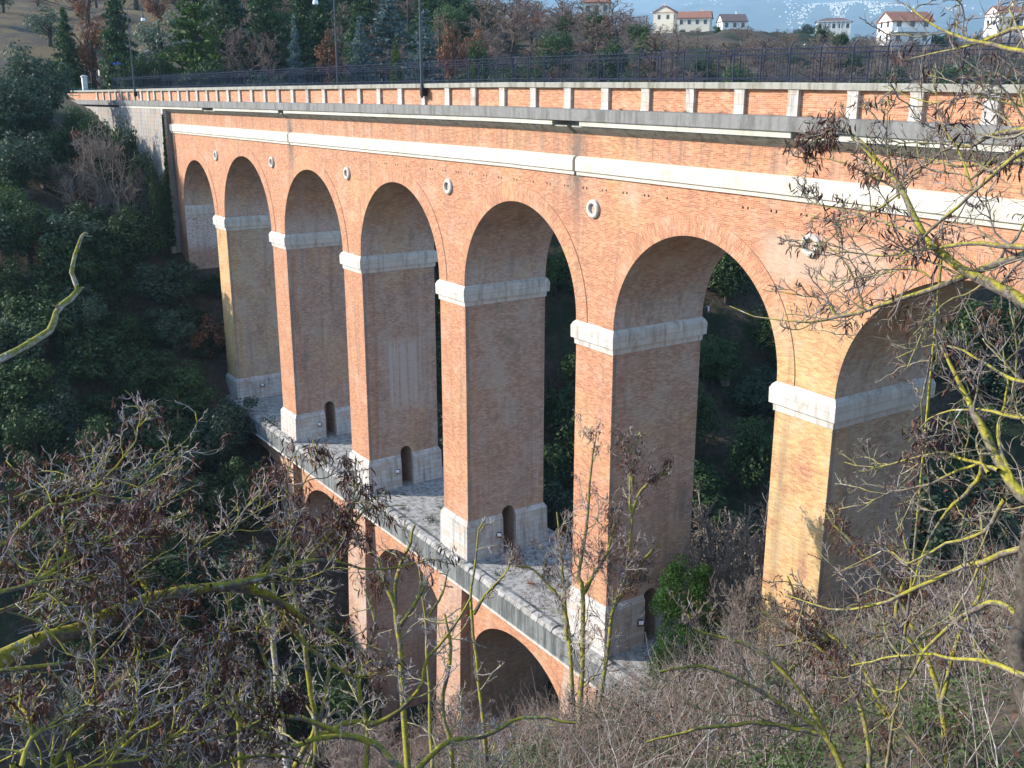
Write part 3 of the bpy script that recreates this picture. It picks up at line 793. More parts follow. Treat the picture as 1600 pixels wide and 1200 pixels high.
for i in range(3):
    a, b = bare_tree(3.6, 4.2, (7, 7, 6), .05, .2, .010, 5)
    proto('shrub', 'bare_shrub', [('trunk', a, M['grey_twig']), ('twigs', b, M['grey_twig'])])
for key in PROTO:
    PROTO[key] = [(nm, [(pn, tuple(pm), mt) for pn, pm, mt in ps]) for nm, ps in PROTO[key]]
MESH = {}
def plant(key, X, Y, h, w=None, label='', cat='tree', group=None, z=None, var=None, name=None):
    vs = PROTO[key]; v = int(rng.integers(0, len(vs))) if var is None else var % len(vs)
    nm, ps = vs[v]
    H0 = max(pm[0][:, 2].max() for _, pm, _ in ps); W0 = max((pm[0][:, 0].max()-pm[0][:, 0].min()) for _, pm, _ in ps)
    zz = tz(X, Y) if z is None else z
    o = empty(name or nm, (X*U, Y*U, zz*U-.05), label, cat, group)
    sz = h/H0; sw = (w/W0) if w else sz
    o.scale = (sw, sw*rng.uniform(.9, 1.1), sz); o.rotation_euler = (0, 0, rng.uniform(0, 6.28))
    for pn, pm, mt in ps:
        k = (key, v, pn)
        if k not in MESH:
            ob = mesh_np(pn, pm[0], pm[1], mt, None); MESH[k] = ob.data; ob.parent = o
        else:
            ob = bpy.data.objects.new(pn, MESH[k]); link(ob, o)
    return o
def at_px(px, dist): 
    b = bearing(px, dist); return float(b[0]), float(b[1])
def at_dir(px, py, dist):
    d = ray(px, py); d = d/np.hypot(d[0], d[1]); q = CAM+d*dist; return float(q[0]), float(q[1]), float(q[2])
def place_h(key, px, ytop, h, w=None, lo=20, hi=60, **kw):   # first spot along that direction where a plant h metres tall reaches it
    for dist in np.arange(lo, hi, .2):
        X, Y, zt_ = at_dir(px, ytop, dist)
        if zt_-tz(X, Y) <= h/U: break
    return plant(key, X, Y, h, w, **kw)
def to_top(key, px, dist, ytop, w=None, **kw):
    X, Y, ztop = at_dir(px, ytop, dist); z = tz(X, Y)
    return plant(key, X, Y, max(.8, (ztop-z)*U), (max(w, (ztop-z)*U*.85) if key == 'shrub' else w), **kw)
def inview(X, Y, margin=130):
    a = X*Fh[0]+(Y+D)*Fh[1]; b = X*Rt[0]+(Y+D)*Rt[1]
    if a < 1: return False
    px = 800+1665*b/a; return -margin < px < 1600+margin
def poisson(xs, ys, r, tries, ok):
    pts = []
    for _ in range(tries):
        p = (rng.uniform(*xs), rng.uniform(*ys))
        if not ok(*p): continue
        if all((p[0]-q[0])**2+(p[1]-q[1])**2 > r*r for q in pts): pts.append(p)
    return pts

# ---- the far bank in front of the viaduct
g = 'evergreens on the steep bank left of the viaduct'
for X, Y in poisson((-46, -24.5), (-6.8, -1.1), 1.05, 5200, lambda x, y: inview(x, y, 60)):
    z = tz(X, Y)
    if X < -35.2 and Y > -2.6: continue
    if -41 < X < -35.2 and rng.random() < .45: continue
    plant('oak' if rng.random() < .8 else 'oakblue', X, Y, rng.uniform(4.8, 7.6) if X > -36 else rng.uniform(3, 4.6), rng.uniform(5.5, 8) if X > -36 else rng.uniform(4, 5.5), label='dark evergreen oak packed among others on the steep bank left of the viaduct', group=g)
for X, Y in poisson((-24.5, -13.5), (-7.5, -1.0), 1.3, 1800, lambda x, y: inview(x, y, 60)):
    if X > -23 and rng.random() < (.85 if X > -20.5 else .55):
        plant('shrub', X, Y, rng.uniform(3.5, 5.5), rng.uniform(4.5, 6), label='bare brown thicket shrub on the lit slope below the lower arches', cat='shrub', group='bare shrubs below the lower arches'); continue
    plant('oak', X, Y, rng.uniform(4.5, 7.0), rng.uniform(5.2, 7.4), label='dark evergreen tree deep in the gorge below the lower arches', group='evergreens in the gorge bottom')
# bigger individual ones
to_top('oakblue', 48, 43, 62, 9.5, label='large grey-green evergreen oak before the far end of the parapet', var=0)
to_top('oakblue', 12, 41, 118, 8, label='grey-green evergreen at the left picture edge below the largest oak', var=1)
place_h('oakblue', 25, 200, 7, 7, 26, 42, label='blue-green evergreen at the left picture edge, beside the bare thicket', var=0)
place_h('oakblue', 20, 500, 6, 6.4, 18, 36, label='pale grey-green bush top behind the broken branch', var=1)
place_h('oakblue', 352, 628, 6, 6.4, 18, 33, label='evergreen bush catching light beside the far end of the stone ledge', var=1)
place_h('oak', 205, 322, 7, 7.0, 25, 38, label='upright evergreen oak above the dark mass, below the bare thicket', var=1)
place_h('rust', 70, 345, 5, 4.8, 26, 40, label='rust-leaved oak among evergreens left of the broken branch')
for bx, by, bh in [(-33.5, -.45, 3.6), (-32.5, -.6, 3.2), (-33.3, .6, 3.0), (-32.0, .45, 3.0), (-32.7, 1.4, 3.4), (-31.7, -.55, 2.6)]:
    plant('oak', bx, by, bh, bh*1.25, label='dark bush growing at the foot of the end arch by the abutment', cat='shrub', group='bushes at the foot of the end arch', name='evergreen_bush')
place_h('rust', 318, 428, 4.6, 4.6, 29, 33.2, label='rust-leaved shrub at the foot of the first pier')
place_h('rust', 135, 290, 4, 4.2, 26, 40, label='faint rust-leaved shrub below the bare thicket', var=1)
for i, (px, ds, yt, w) in enumerate([(150, 38, 215, 6.5), (205, 37.2, 250, 5.5), (100, 38.5, 245, 6), (165, 37.4, 185, 5), (240, 36.6, 300, 4.5), (60, 39, 262, 6), (185, 36.6, 268, 6), (225, 37.2, 270, 5), (130, 37, 265, 6), (20, 38, 290, 6)]):
    to_top('shrub', px, ds, yt, w, label='bare grey thicket shrub on the bank below the stone abutment', cat='shrub', group='bare thicket below the stone abutment')
for px, ds, yt, w, k_ in [(112, 40.5, 158, 4.5, 'oak'), (140, 39.5, 168, 4.5, 'oak'), (128, 39, 200, 4.5, 'rust'), (165, 38.6, 196, 4., 'oak'), (92, 40, 190, 5, 'oak'), (178, 38, 235, 4.2, 'oak'), (150, 38.4, 235, 4.5, 'oakblue'), (242, 36.1, 250, 3.4, 'oak')]:
    to_top(k_, px, ds, yt, w, label={'oak': 'dark bush under the far end of the parapet, in front of the retaining wall', 'rust': 'rust-brown bush under the far end of the parapet', 'oakblue': 'grey-green bush low beside the stone abutment'}[k_], cat='shrub', group='bushes before the retaining wall', name='evergreen_bush')
to_top('oak', 188, 37.8, 172, 3.6, label='olive-green bush hanging under the cornice by the abutment', cat='shrub', name='evergreen_bush')
to_top('oak', 215, 37.3, 225, 3.2, label='dark bush creeping up the face of the stone abutment', cat='shrub', name='evergreen_bush')
# ---- seen through and beyond the arches
n_ = 0
for X, Y in poisson((-44, 4), (3.0, 30), 1.5, 9000, lambda x, y: inview(x, y, 40) and tz(x, y) < -1.2):
    key = 'oak' if rng.random() < .82 else 'oakblue'
    plant(key, X, Y, rng.uniform(5.5, 8.5), rng.uniform(6, 8.5), label='dark evergreen tree on the shaded bank behind the arches', group='evergreens behind the arches'); n_ += 1
print('behind', n_)
for i, (px, ds, yt) in enumerate([(1125, 16.6, 790), (1165, 17.2, 750), (1188, 16.2, 800), (1150, 18.5, 770), (1195, 19, 750), (1120, 15.6, 900), (1175, 15, 900)]):
    to_top('shrub', px, ds, yt, 3.6, label='bare yellowish shrub in the gap between the two right-hand piers', cat='shrub', group='bare shrubs between the right-hand piers')
# ---- wooded hillside beyond the road
zones = []
for X, Y in poisson((-125, -8), (-6, 118), 2.6, 18000, lambda x, y: inview(x, y, 30)):
    d_ = math.hypot(X, Y+D)
    if not 47 < d_ < 118: continue
    a = X*Fh[0]+(Y+D)*Fh[1]; px = 800+1665*(X*Rt[0]+(Y+D)*Rt[1])/a
    if tz(X, Y) < -2.0: continue
    if px < 330 and d_ < 66: continue
    zones.append((X, Y, d_, px))
print('hill', len(zones))
for X, Y, d_, px in zones:
    u_ = rng.random()
    if px < 140:
        if u_ < .45: continue
        key = 'olive' if u_ < .70 else ('rust' if u_ < .9 else 'bare')
    elif px < 340: key = 'spruce' if u_ < .10 else ('olive' if u_ < .45 else ('rust' if u_ < .7 else 'bare'))
    elif px < 720: key = 'spruce' if u_ < .36 else ('oak' if u_ < .56 else ('cedar' if u_ < .62 else 'bare'))
    elif px < 1000: key = 'bare' if u_ < .72 else ('oak' if u_ < .90 else 'rust')
    else: key = 'bare' if u_ < .76 else ('oak' if u_ < .92 else 'oakblue')
    if px > 1010 and d_ > 96: continue
    h = {'spruce': rng.uniform(11, 16), 'oak': rng.uniform(6, 8.5), 'oakblue': rng.uniform(6, 8), 'cedar': rng.uniform(8, 10), 'bare': rng.uniform(7.5, 10.5), 'olive': rng.uniform(4.5, 6), 'rust': rng.uniform(5, 7)}[key]
    if px > 1040 and key != 'bare': h *= .75
    if px > 1040 and key == 'bare': h *= .8
    if px > 700 and key != 'spruce':
        ym = float(np.interp(px, [700, 850, 960, 1000, 1040, 1100, 1250, 1400, 1600], [-30, 0, 12, 34, 46, 50, 50, 62, 60]))+rng.uniform(-12, 9)
        h = min(h, ((137-ym)/1665*d_-tz(X, Y))*U)
        if h < 1.8: continue
    lab = {'spruce': 'tall dark spruce in the wood on the hillside beyond the bridge', 'oak': 'round dark evergreen in the wood beyond the bridge', 'oakblue': 'grey-green evergreen in the wood beyond the railing', 'cedar': 'blue-green cedar in the wood on the hillside beyond the bridge',
           'bare': 'bare brown winter tree in the wood beyond the railing', 'olive': 'silvery olive tree on the tawny hillside field', 'rust': 'rust-leaved oak on the hillside beyond the bridge'}[key]
    plant(key, X, Y, h, h*1.15 if key == 'bare' else (h*.7 if key == 'spruce' else None), label=lab, group='hillside '+{'spruce': 'spruces', 'oak': 'evergreens', 'oakblue': 'grey-green evergreens', 'cedar': 'cedars', 'bare': 'bare trees', 'olive': 'olive trees', 'rust': 'rust-leaved oaks'}[key])
for X, Y in poisson((-112, -8), (20, 108), 2.15, 7000, lambda x, y: inview(x, y, 20)):
    d_ = math.hypot(X, Y+D); a = X*Fh[0]+(Y+D)*Fh[1]; px = 800+1665*(X*Rt[0]+(Y+D)*Rt[1])/a
    if px < 720 or not 46 < d_ < 110 or tz(X, Y) < -2: continue
    ym = float(np.interp(px, [700, 850, 960, 1000, 1040, 1100, 1250, 1400, 1600], [0, 12, 24, 40, 48, 52, 54, 66, 64]))+rng.uniform(-5, 12)
    h = min(rng.uniform(2.6, 5.2), ((137-ym)/1665*d_-tz(X, Y))*U)
    if h < 1.3: continue
    plant('shrub', X, Y, h, h*1.35, label='low bare brown thicket tree on the slope beyond the railing', cat='shrub', group='bare thicket beyond the railing')
# individual trees standing behind the far end of the bridge
for key, px, ds, yt, w, lab in [
    ('spruce', 97, 52, 8, 7.0, 'dark spruce with drooping boughs left of the first lamp post'),
    ('spruce', 172, 50, -60, 7.5, 'tall dark spruce with a pale trunk beside the first lamp post'),
    ('pine', 296, 49, -70, 12, 'bright yellow-green pine beyond the bridge end'),
    ('spruce', 345, 52, -90, 12, 'tall dark spruce just right of the bright pine'),
    ('spruce', 410, 53, -90, 12, 'tall dark spruce left of the second lamp post'),
    ('spruce', 470, 54, -80, 12, 'tall dark spruce right behind the second lamp post'),
    ('cedar', 562, 46, 22, 5.4, 'pointed blue-grey cedar just right of the second lamp post'),
    ('cedar', 662, 45, 12, 7.2, 'broad blue-grey cedar behind the third lamp post'),
    ('cedar', 605, 50, -30, 9.5, 'tall blue-green cedar between the two pointed ones'),
    ('cedar', 457, 47, 18, 3.2, 'slim blue-green cedar among the dark spruces'),
    ('pine', 617, 43, 55, 2.6, 'small yellow-green conifer behind the railing'),
    ('rust', 512, 46, 42, 3.4, 'rust-leaved oak behind the second lamp post'),
    ('rust', 705, 44, 36, 4.2, 'rust-leaved oak right of the third lamp post'),
    ('rust', 742, 45, 42, 3.6, 'rust-leaved oak beside a small round evergreen'),
    ('oak', 748, 43, 55, 3.2, 'small round evergreen behind the railing beside the rust oak'),
    ('rust', 133, 52, 0, 6., 'rust-leaved oak between the two dark spruces'),
    ('olive', 245, 56, 15, 7.5, 'silvery olive tree above the clipped hedge'),
    ('olive', 70, 62, 5, 7.5, 'silvery olive tree at the top of the tawny field'),
    ('bare', 375, 47, 18, 7., 'bare grey tree in front of the dark spruces'),
    ('bare', 420, 46, 48, 6., 'low bare tree in front of the dark spruces'),
    ('oak', 940, 60, 45, 5.2, 'dark round evergreen on the brown wooded slope'),
    ('oak', 885, 66, 15, 5.5, 'dark evergreen high on the brown wooded slope'),
    ('oak', 700, 60, 2, 8, 'large dark evergreen right of the third lamp post'),
    ('oak', 735, 64, -8, 8, 'large dark evergreen at the top of the slope'),
    ('bare', 960, 78, -12, 8., 'tall bare tree against the far hills'),
    ('bare', 985, 74, 14, 7., 'bare tree at the end of the wooded ridge')]:
    to_top(key, px, ds, yt, w, label=lab)
# hedge and bushes near the end of the bridge
for i, (px, ds, yt, w) in enumerate([(200, 48, 84, 4.), (222, 48.5, 78, 4.), (246, 49, 76, 4.2)]):
    to_top('oak', px, ds, yt, w, label='clipped dark hedge bush below the olive tree at the bridge end', cat='shrub', group='hedge bushes at the bridge end', name='hedge_bush')

# ------------------------------------------------------------------ bright green shrub beside the ledge
X, Y, _ = at_dir(1066, 1060, 13.0)
zb = tz(X, Y)
p = []
for i in range(84):
    f = rng.random(); a = rng.uniform(0, 6.28); rr_ = 1.1*math.sqrt(max(.05, 1-(f-.35)**2*1.6))*rng.uniform(.55, 1.)
    c0 = np.array([rr_*math.cos(a)*1.35, rr_*math.sin(a)*1.35, .2+f*f*.2+f*5.4])
    n = 340; d_ = rng.normal(size=(n, 3)); d_ /= np.linalg.norm(d_, axis=1, keepdims=True)
    p.append(c0+d_*(rng.uniform(.35, 1, (n, 1))**.5)*rng.uniform(.28, .48))
p = np.concatenate(p)
ztop = (front(1062, 890)[2])
h_ = P(1062, 893, 14.1*U*1.1)
bs = empty('evergreen_shrub', (X*U, Y*U, zb*U), 'bright green bushy evergreen shrub growing against the stone ledge', 'shrub')
hh = (-(893-137)/1665.*14.1*1.0)
V, F = leaf_quads(p, .10, .3, .5); o = mesh_np('foliage', V, F, M['bright'], bs, rel=False)
V, F = trunk_mesh(3.6, .08, .1, 5); mesh_np('stem', V, F, M['trunk'], bs, rel=False)
GREEN = bs
# ivy on the abutment corner
n = 4200; zz_ = rng.uniform(-5.0, -.75, n); yy = rng.uniform(-.30, .0, n)-.0
wq = np.interp(zz_, [-5., -3.2, -2, -.7], [.5, .26, .1, .03])
p = np.stack([-34.90+rng.normal(0, .35, n)*wq+.06, -.25-np.abs(rng.normal(0, .25, n))*wq, zz_], 1)*U
V, F = leaf_quads(p, .22, .1, .75); iv = mesh_np('ivy', V, F, M['ivy']); tag(iv, 'dark ivy climbing the corner between stone abutment and brick', 'ivy')
# weeds on the cornice and ledge
def weed(pt, s, label, group, mat='ivy', n=90):
    q = rng.normal(size=(n, 3))*np.array([.5, .35, .35])*s; q[:, 2] = np.abs(q[:, 2])+.02
    V, F = leaf_quads(q, s*.28, .3, .35); o = mesh_np('weed', V, F, M[mat]); o.location = tuple(np.array(pt)*U); tag(o, label, 'weed', group); return o
for px, py in [(1127, 166), (1205, 168), (1268, 172), (1318, 182), (1040, 168), (1070, 172), (970, 170), (240, 152), (247, 154)]:
    q = front(px, py, -.1); weed((q[0], -.10, -.252+float(np.interp(q[0], BOWX, BOWZ))), .16, 'small weed tuft sprouting on the cornice under the parapet', 'weeds on the cornice', 'olive' if px > 1000 else 'ivy')
for x, y, s_, m_k in [(-18.7, .35, .5, 'ivy'), (-18.3, .55, .6, 'ivy'), (-14.5, 1.0, .7, 'olive'), (-14., .8, .6, 'trunk'), (-27.3, -.1, .9, 'ivy'), (-13.5, 1.9, 1.1, 'bright'), (-20.4, .55, .25, 'ivy'), (-13.6, .35, .7, 'trunk'), (-18.0, 1.4, .6, 'rust'), (-19.6, .15, .35, 'trunk'), (-19.2, .9, .3, 'ivy'), (-22.6, .5, .3, 'ivy'), (-23.4, 1.2, .4, 'trunk'), (-24.4, .3, .3, 'olive'), (-15.6, .1, .35, 'ivy'), (-15.2, 1.5, .5, 'trunk'), (-14.9, .45, .45, 'rust'), (-13.8, 1.3, .6, 'olive'), (-13.2, .05, .4, 'ivy'), (-18.6, -.1, .25, 'olive'), (-14.2, -.12, .3, 'ivy'), (-11.4, .6, .8, 'trunk'), (-11.2, 1.3, .9, 'olive')]:
    weed((x, y, -9.29), s_, 'low weed clump growing on the stone ledge between piers', 'weeds on the stone ledge', m_k, 140)

# ------------------------------------------------------------------ floodlights
def floodlight(pt, yaw, label):
    e = empty('floodlight', tuple(np.array(pt)*U), label, 'floodlight', 'floodlights on the viaduct'); e.rotation_euler = (0, 0, yaw)
    m_ = MB(1.); m_.stack((-.16, .16, -.08, .08), [(.12, -.03), (.16, .0), (.36, .0), (.40, -.03)]); m_.build('housing', M['pole'], None).parent = e
    m_ = MB(1.); m_.box(-.135, .135, -.092, -.081, .15, .37); m_.build('glass', M['lampglass'], None).parent = e
    m_ = MB(1.); m_.box(-.2, -.17, -.02, .02, .0, .26); m_.box(.17, .2, -.02, .02, .0, .26); m_.box(-.2, .2, -.02, .02, -.0, .03); m_.build('bracket', M['black'], None).parent = e
floodlight((-20.9, .70, -8.95), R(60), 'small floodlight beside the doorway of the pier with white lime runs')
floodlight((-16.40, .70, -8.93), R(60), 'small floodlight beside the doorway of the middle pier')
floodlight((-16.45, -.27, -9.24), R(-10), 'small floodlight on the ledge edge at the middle pier foot')
floodlight((-11.93, .70, -8.9), R(60), 'small floodlight beside the doorway of the pier behind the slender tree')
floodlight((-30.05, .75, -8.95), R(60), 'small floodlight on the plinth of the ochre far pier')
floodlight((-25.37, .62, -8.95), R(60), 'small floodlight beside the doorway of the second pier')
floodlight((-12.05, DEPTH+.12, -3.56), R(120), 'small floodlight on the back edge of the impost near bare twigs')

# ------------------------------------------------------------------ street lamps
def lamp(px, Y, side, base, label, box):
    d_ = ray(px, 137); t_ = (D+Y)/d_[1]; X = d_[0]*t_
    zt = 2.62 if box else 2.42; z0 = base+float(np.interp(X, BOWX, BOWZ))
    e = empty('street_lamp', (X*U, Y*U, z0*U), label, 'street lamp', 'lamp posts along the bridge')
    k = lambda z: z-z0
    m_ = MB(); m_.tube([(0, 0, -.06), (0, 0, .5), (0, 0, 1.2), (0, 0, k(zt))], [.028, .026, .022, .016], 10); m_.build('pole', M['pole']).parent = e
    m_ = MB(); hook = [(0, side*.26*(1-math.cos(a)), k(zt)+.26*math.sin(a)) for a in np.linspace(0, math.pi, 9)]; hook.append((0, side*.52, k(zt)-.08))
    m_.tube(hook, .011, 8); m_.build('arm', M['pole']).parent = e
    m_ = MB(); m_.lathe([(.0, .12), (.025, .115), (.03, .05), (.06, .02), (.062, .0), (0, .0)], (0, side*.52, k(zt)-.18), 14); m_.build('lamp_head', M['pole'], None).parent = e
    m_ = MB(); m_.lathe([(.058, .0), (.075, -.06), (.07, -.10), (.0, -.105)], (0, side*.52, k(zt)-.181), 14); m_.build('lamp_glass', M['lampglass'], None, True).parent = e
    if box:
        m_ = MB(); m_.stack((.03, .11, -.055, .05), [(-.03, -.008), (-.02, 0), (.115, 0), (.125, -.008)]); m_.build('junction_box', M['black']).parent = e
        m_ = MB(); m_.box(-.01, .05, .0, .09, .02, .04); m_.box(-.01, .05, .0, .09, .09, .11); m_.build('bracket', M['black']).parent = e
lamp(659, -.11, 1, -.06, 'tall lamp post with a black box fixed to the brick parapet', True)
lamp(210, -.11, 1, -.08, 'lamp post with black box at the far end of the bridge, white lantern', True)
lamp(528, DEPTH+.06, -1, -.1, 'lamp post on the far parapet before dark spruces, white lantern', False)

# ------------------------------------------------------------------ small things at the far end of the bridge
def at_y(px, py, dist):  # units
    X, Y = at_px(px, dist); return X, Y, (137-py)/1665.*dist
X, Y, Z = at_y(157, 112, 46); zg = tz(X, Y)
e = empty('round_sign', (X*U, Y*U, zg*U), 'grey back of a round road sign at the bridge end', 'road sign')
m_ = MB(1.); m_.lathe([(0, .02), (.40, .02), (.42, .0), (.40, -.02), (0, -.02)], (0, 0, (Z-zg)*U), 24, 'y'); m_.build('sign_plate', plain('weathered_sign_back', (.42, .42, .40), .5)).parent = e
m_ = MB(1.); m_.tube([(0, .06, -.2), (0, .06, (Z-zg)*U+.3)], .035, 8); m_.build('pole', M['pole']).parent = e
X, Y, Z = at_y(186, 99, 48); zg = tz(X, Y)
e = empty('street_name_sign', (X*U, Y*U, zg*U), 'small plain blue sign on a thin pole by the bridge end', 'road sign'); e.rotation_euler = (0, 0, R(45))
m_ = MB(1.); m_.stack((-.55, .55, -.015, .015), [((Z-zg)*U-.13, -.01), ((Z-zg)*U-.12, 0), ((Z-zg)*U+.12, 0), ((Z-zg)*U+.13, -.01)]); m_.build('sign_plate', plain('blue_enamel', (.02, .07, .42), .35)).parent = e
m_ = MB(1.); m_.tube([(0, .05, -.2), (0, .05, (Z-zg)*U+.15)], .03, 8); m_.build('pole', M['pole']).parent = e
X, Y, Z = at_y(133, 118, 50); zg = min(tz(X, Y), -.2)
e = empty('gate_pillar', (X*U, Y*U, zg*U), 'pale gate pillar with a capstone behind the bridge end', 'pillar')
m_ = MB(1.); m_.stack((-.32, .32, -.32, .32), [(-.3, 0), ((Z-zg)*U, 0)]); m_.build('shaft', M['white']).parent = e
m_ = MB(1.); m_.stack((-.4, .4, -.4, .4), [((Z-zg)*U, 0), ((Z-zg)*U+.12, 0), ((Z-zg)*U+.3, -.3)]); m_.build('capstone', M['stone']).parent = e
X, Y, Z = at_y(118, 131, 49)
e = empty('green_railing', (X*U, Y*U, -.3*U), 'low teal painted railing beside the pale gate pillar', 'railing'); e.rotation_euler = (0, 0, R(56))
teal = plain('teal_paint', (.02, .22, .19), .5)
m_ = MB(1.)
for z in (.35, .8, 1.2): m_.tube([(-2.6, 0, z), (2.6, 0, z)], .04, 6)
m_.build('rail', teal).parent = e
for x in np.linspace(-2.6, 2.6, 6):
    m_ = MB(1.); m_.tube([(x, 0, -.2), (x, 0, 1.28)], .035, 6); m_.build('post', teal).parent = e
# road climbing away behind the bridge end with a low pale wall
rp_ = [(-50.4, .94), (-54, 1.5), (-57.5, 3.6), (-60, 7.), (-61.5, 11), (-62, 16)]
pts = np.array(rp_); 
def rb(off):
    tn = np.gradient(pts, axis=0); tn /= np.linalg.norm(tn, axis=1, keepdims=True); nn = np.stack([-tn[:, 1], tn[:, 0]], 1); return pts+nn*off
zr = np.maximum(terrain(pts[:, 0], pts[:, 1])+.05, -.27); zr[0] = -.29
a_, b_ = rb(.9), rb(-.9)
m_ = MB()
for i in range(len(pts)-1): m_.face([(*a_[i], zr[i]), (*b_[i], zr[i]), (*b_[i+1], zr[i+1]), (*a_[i+1], zr[i+1])])
tag(m_.build('approach_road', M['asphalt']), kind='structure')
w_ = rb(-1.0); w2 = rb(-1.08); m_ = MB()
for i in range(len(pts)-1):
    m_.face([(*w_[i], zr[i]-.1), (*w_[i+1], zr[i+1]-.1), (*w_[i+1], zr[i+1]+.22), (*w_[i], zr[i]+.22)]); m_.face([(*w2[i+1], zr[i+1]-.3), (*w2[i], zr[i]-.3), (*w2[i], zr[i]+.22), (*w2[i+1], zr[i+1]+.22)])
    m_.face([(*w_[i], zr[i]+.22), (*w_[i+1], zr[i+1]+.22), (*w2[i+1], zr[i+1]+.22), (*w2[i], zr[i]+.22)])
o = m_.build('roadside_wall', M['coping']); tag(o, 'low pale wall curving uphill along the road beyond the bridge', 'wall')

# ------------------------------------------------------------------ houses
M['render'] = plain('cream_render', (.70, .64, .52), .8, 0, .12, .4); M['renderw'] = plain('white_render', (.80, .79, .76), .8, 0, .1, .4)
M['tile'] = plain('red_roof_tiles', (.31, .145, .10), .8, 0, .5, 1.5); M['tileg'] = plain('grey_brown_roof_tiles', (.16, .12, .11), .8, 0, .4, 1.5)
def house(px, pyb, dist, w, d, h, rh, yaw, wall, roof, label, rows=2, cols=4, hip=False, extra=None, gz=None):
    X, Y = at_px(px, dist); z = (137-pyb)/1665.*dist
    e = empty('house', (X*U, Y*U, z*U), label, 'house'); e.rotation_euler = (0, 0, R(yaw))
    m_ = MB(1.); x0, x1, y0, y1 = -w/2, w/2, -d/2, d/2
    m_.box(x0, x1, y0, y1, -3.5, h, skip='t')
    if not hip:
        m_.face([(x0, y1, h), (x0, y0, h), (x0, 0, h+rh)]); m_.face([(x1, y0, h), (x1, y1, h), (x1, 0, h+rh)])
    m_.build('wall', wall).parent = e
    ov = .5; m_ = MB(1.); ri = w/2-d/2*.9 if hip else w/2+ov*.6
    A = [(x0-ov, y0-ov, h-.12), (x1+ov, y0-ov, h-.12), (x1+ov, y1+ov, h-.12), (x0-ov, y1+ov, h-.12)]
    if not hip: A = [(x0-ov*.6, y0-ov, h-.25), (x1+ov*.6, y0-ov, h-.25), (x1+ov*.6, y1+ov, h-.25), (x0-ov*.6, y1+ov, h-.25)]
    T = [(-ri, 0, h+rh+.08), (ri, 0, h+rh+.08)]
    dn = lambda p: (p[0], p[1], p[2]-.2)
    m_.face([A[0], A[1], T[1], T[0]]); m_.face([A[2], A[3], T[0], T[1]])
    if hip: m_.face([A[1], A[2], T[1]]); m_.face([A[3], A[0], T[0]])
    for i in range(4): m_.face([dn(A[i]), dn(A[(i+1) % 4]), A[(i+1) % 4], A[i]])
    if hip: m_.face([dn(a) for a in A[::-1]])
    else:
        tt = [dn(T[0]), dn(T[1])]; m_.face([dn(A[1]), dn(A[0]), tt[0], tt[1]]); m_.face([dn(A[3]), dn(A[2]), tt[1], tt[0]])
        m_.face([dn(A[0]), A[0], T[0], tt[0]]); m_.face([A[3], dn(A[3]), tt[0], T[0]]); m_.face([A[1], dn(A[1]), tt[1], T[1]]); m_.face([dn(A[2]), A[2], T[1], tt[1]])
    rf = m_.build('roof', roof); rf.parent = e
    m_ = MB(1.); cx = w*.22; m_.stack((cx-.35, cx+.35, .6, 1.2), [(h+rh*.4, 0), (h+rh+.7, 0), (h+rh+.71, .08), (h+rh+.85, .08)]); ch = m_.build('chimney', wall); ch.parent = rf
    for r_ in range(rows):
        for c_ in range(cols):
            xx = x0+w*(c_+.5)/cols; zz = .9+r_*3.
            if zz+1.4 > h: continue
            m_ = MB(1.); a, b = xx-.55, xx+.55
            m_.box(a-.1, b+.1, y0-.04, y0, zz-.1, zz, skip='b'); m_.box(a-.1, b+.1, y0-.04, y0, zz+1.4, zz+1.5, skip='b'); m_.box(a-.1, a, y0-.04, y0, zz, zz+1.4, skip='b'); m_.box(b, b+.1, y0-.04, y0, zz, zz+1.4, skip='b')
            wn = m_.build('window', M['white']); wn.parent = e
            m_ = MB(1.); m_.box(a, b, y0-.02, y0, zz, zz+1.4, skip='b'); m_.build('pane', M['pane']).parent = wn
        for yy_ in (-d*.22, d*.22):
            zz = .9+r_*3.
            if zz+1.4 > h: continue
            m_ = MB(1.); m_.box(x1, x1+.03, yy_-.5, yy_+.5, zz, zz+1.4, skip='l'); m_.build('window', M['pane']).parent = e
            m_ = MB(1.); m_.box(x0-.03, x0, yy_-.5, yy_+.5, zz, zz+1.4, skip='r'); m_.build('window', M['pane']).parent = e
    if extra: extra(e, w, d, h)
    return e
def balcony(e, w, d, h):
    m_ = MB(1.); m_.box(-w/2+.6, w/2-.6, -d/2-1.5, -d/2-.05, 2.75, 2.95); m_.box(-w/2+.6, w/2-.6, -d/2-1.5, -d/2-1.4, 2.951, 3.8); m_.build('balcony', M['renderw']).parent = e
def porch(e, w, d, h):
    m_ = MB(1.)
    for x in np.linspace(-w/2+.4, w/2-.4, 8): m_.box(x-.18, x+.18, -d/2-1.9, -d/2-1.5, -1, h-.3)
    m_.box(-w/2, w/2, -d/2-2.1, -d/2-1.3, h-.299, h-.14); m_.build('porch', M['renderw']).parent = e
YW = 33.9-90+90
house(1036, 37, 116, 5, 7, 3.4, 1.8, 120, M['render'], M['tile'], 'cream gabled house at the left end of the ridge', 1, 2)
house(1081, 45, 114, 10.5, 7, 3.2, 1.9, 38, M['render'], M['tile'], 'long cream house with a red tiled roof on the ridge', 1, 4)
house(1138, 50, 112, 8, 7, 3.0, 2.1, 60, M['renderw'], M['tileg'], 'white gabled house with grey roof on the ridge', 1, 3)
house(1294, 53, 118, 11, 7, 3.2, 1.1, 42, M['renderw'], M['tileg'], 'low white villa with columned front and hipped roof', 1, 5, True, porch)
house(1404, 74, 82, 9.5, 7.5, 5.4, 1.9, 62, M['renderw'], M['tile'], 'white two-storey house with red roof just above the railing', 2, 3, False, balcony)
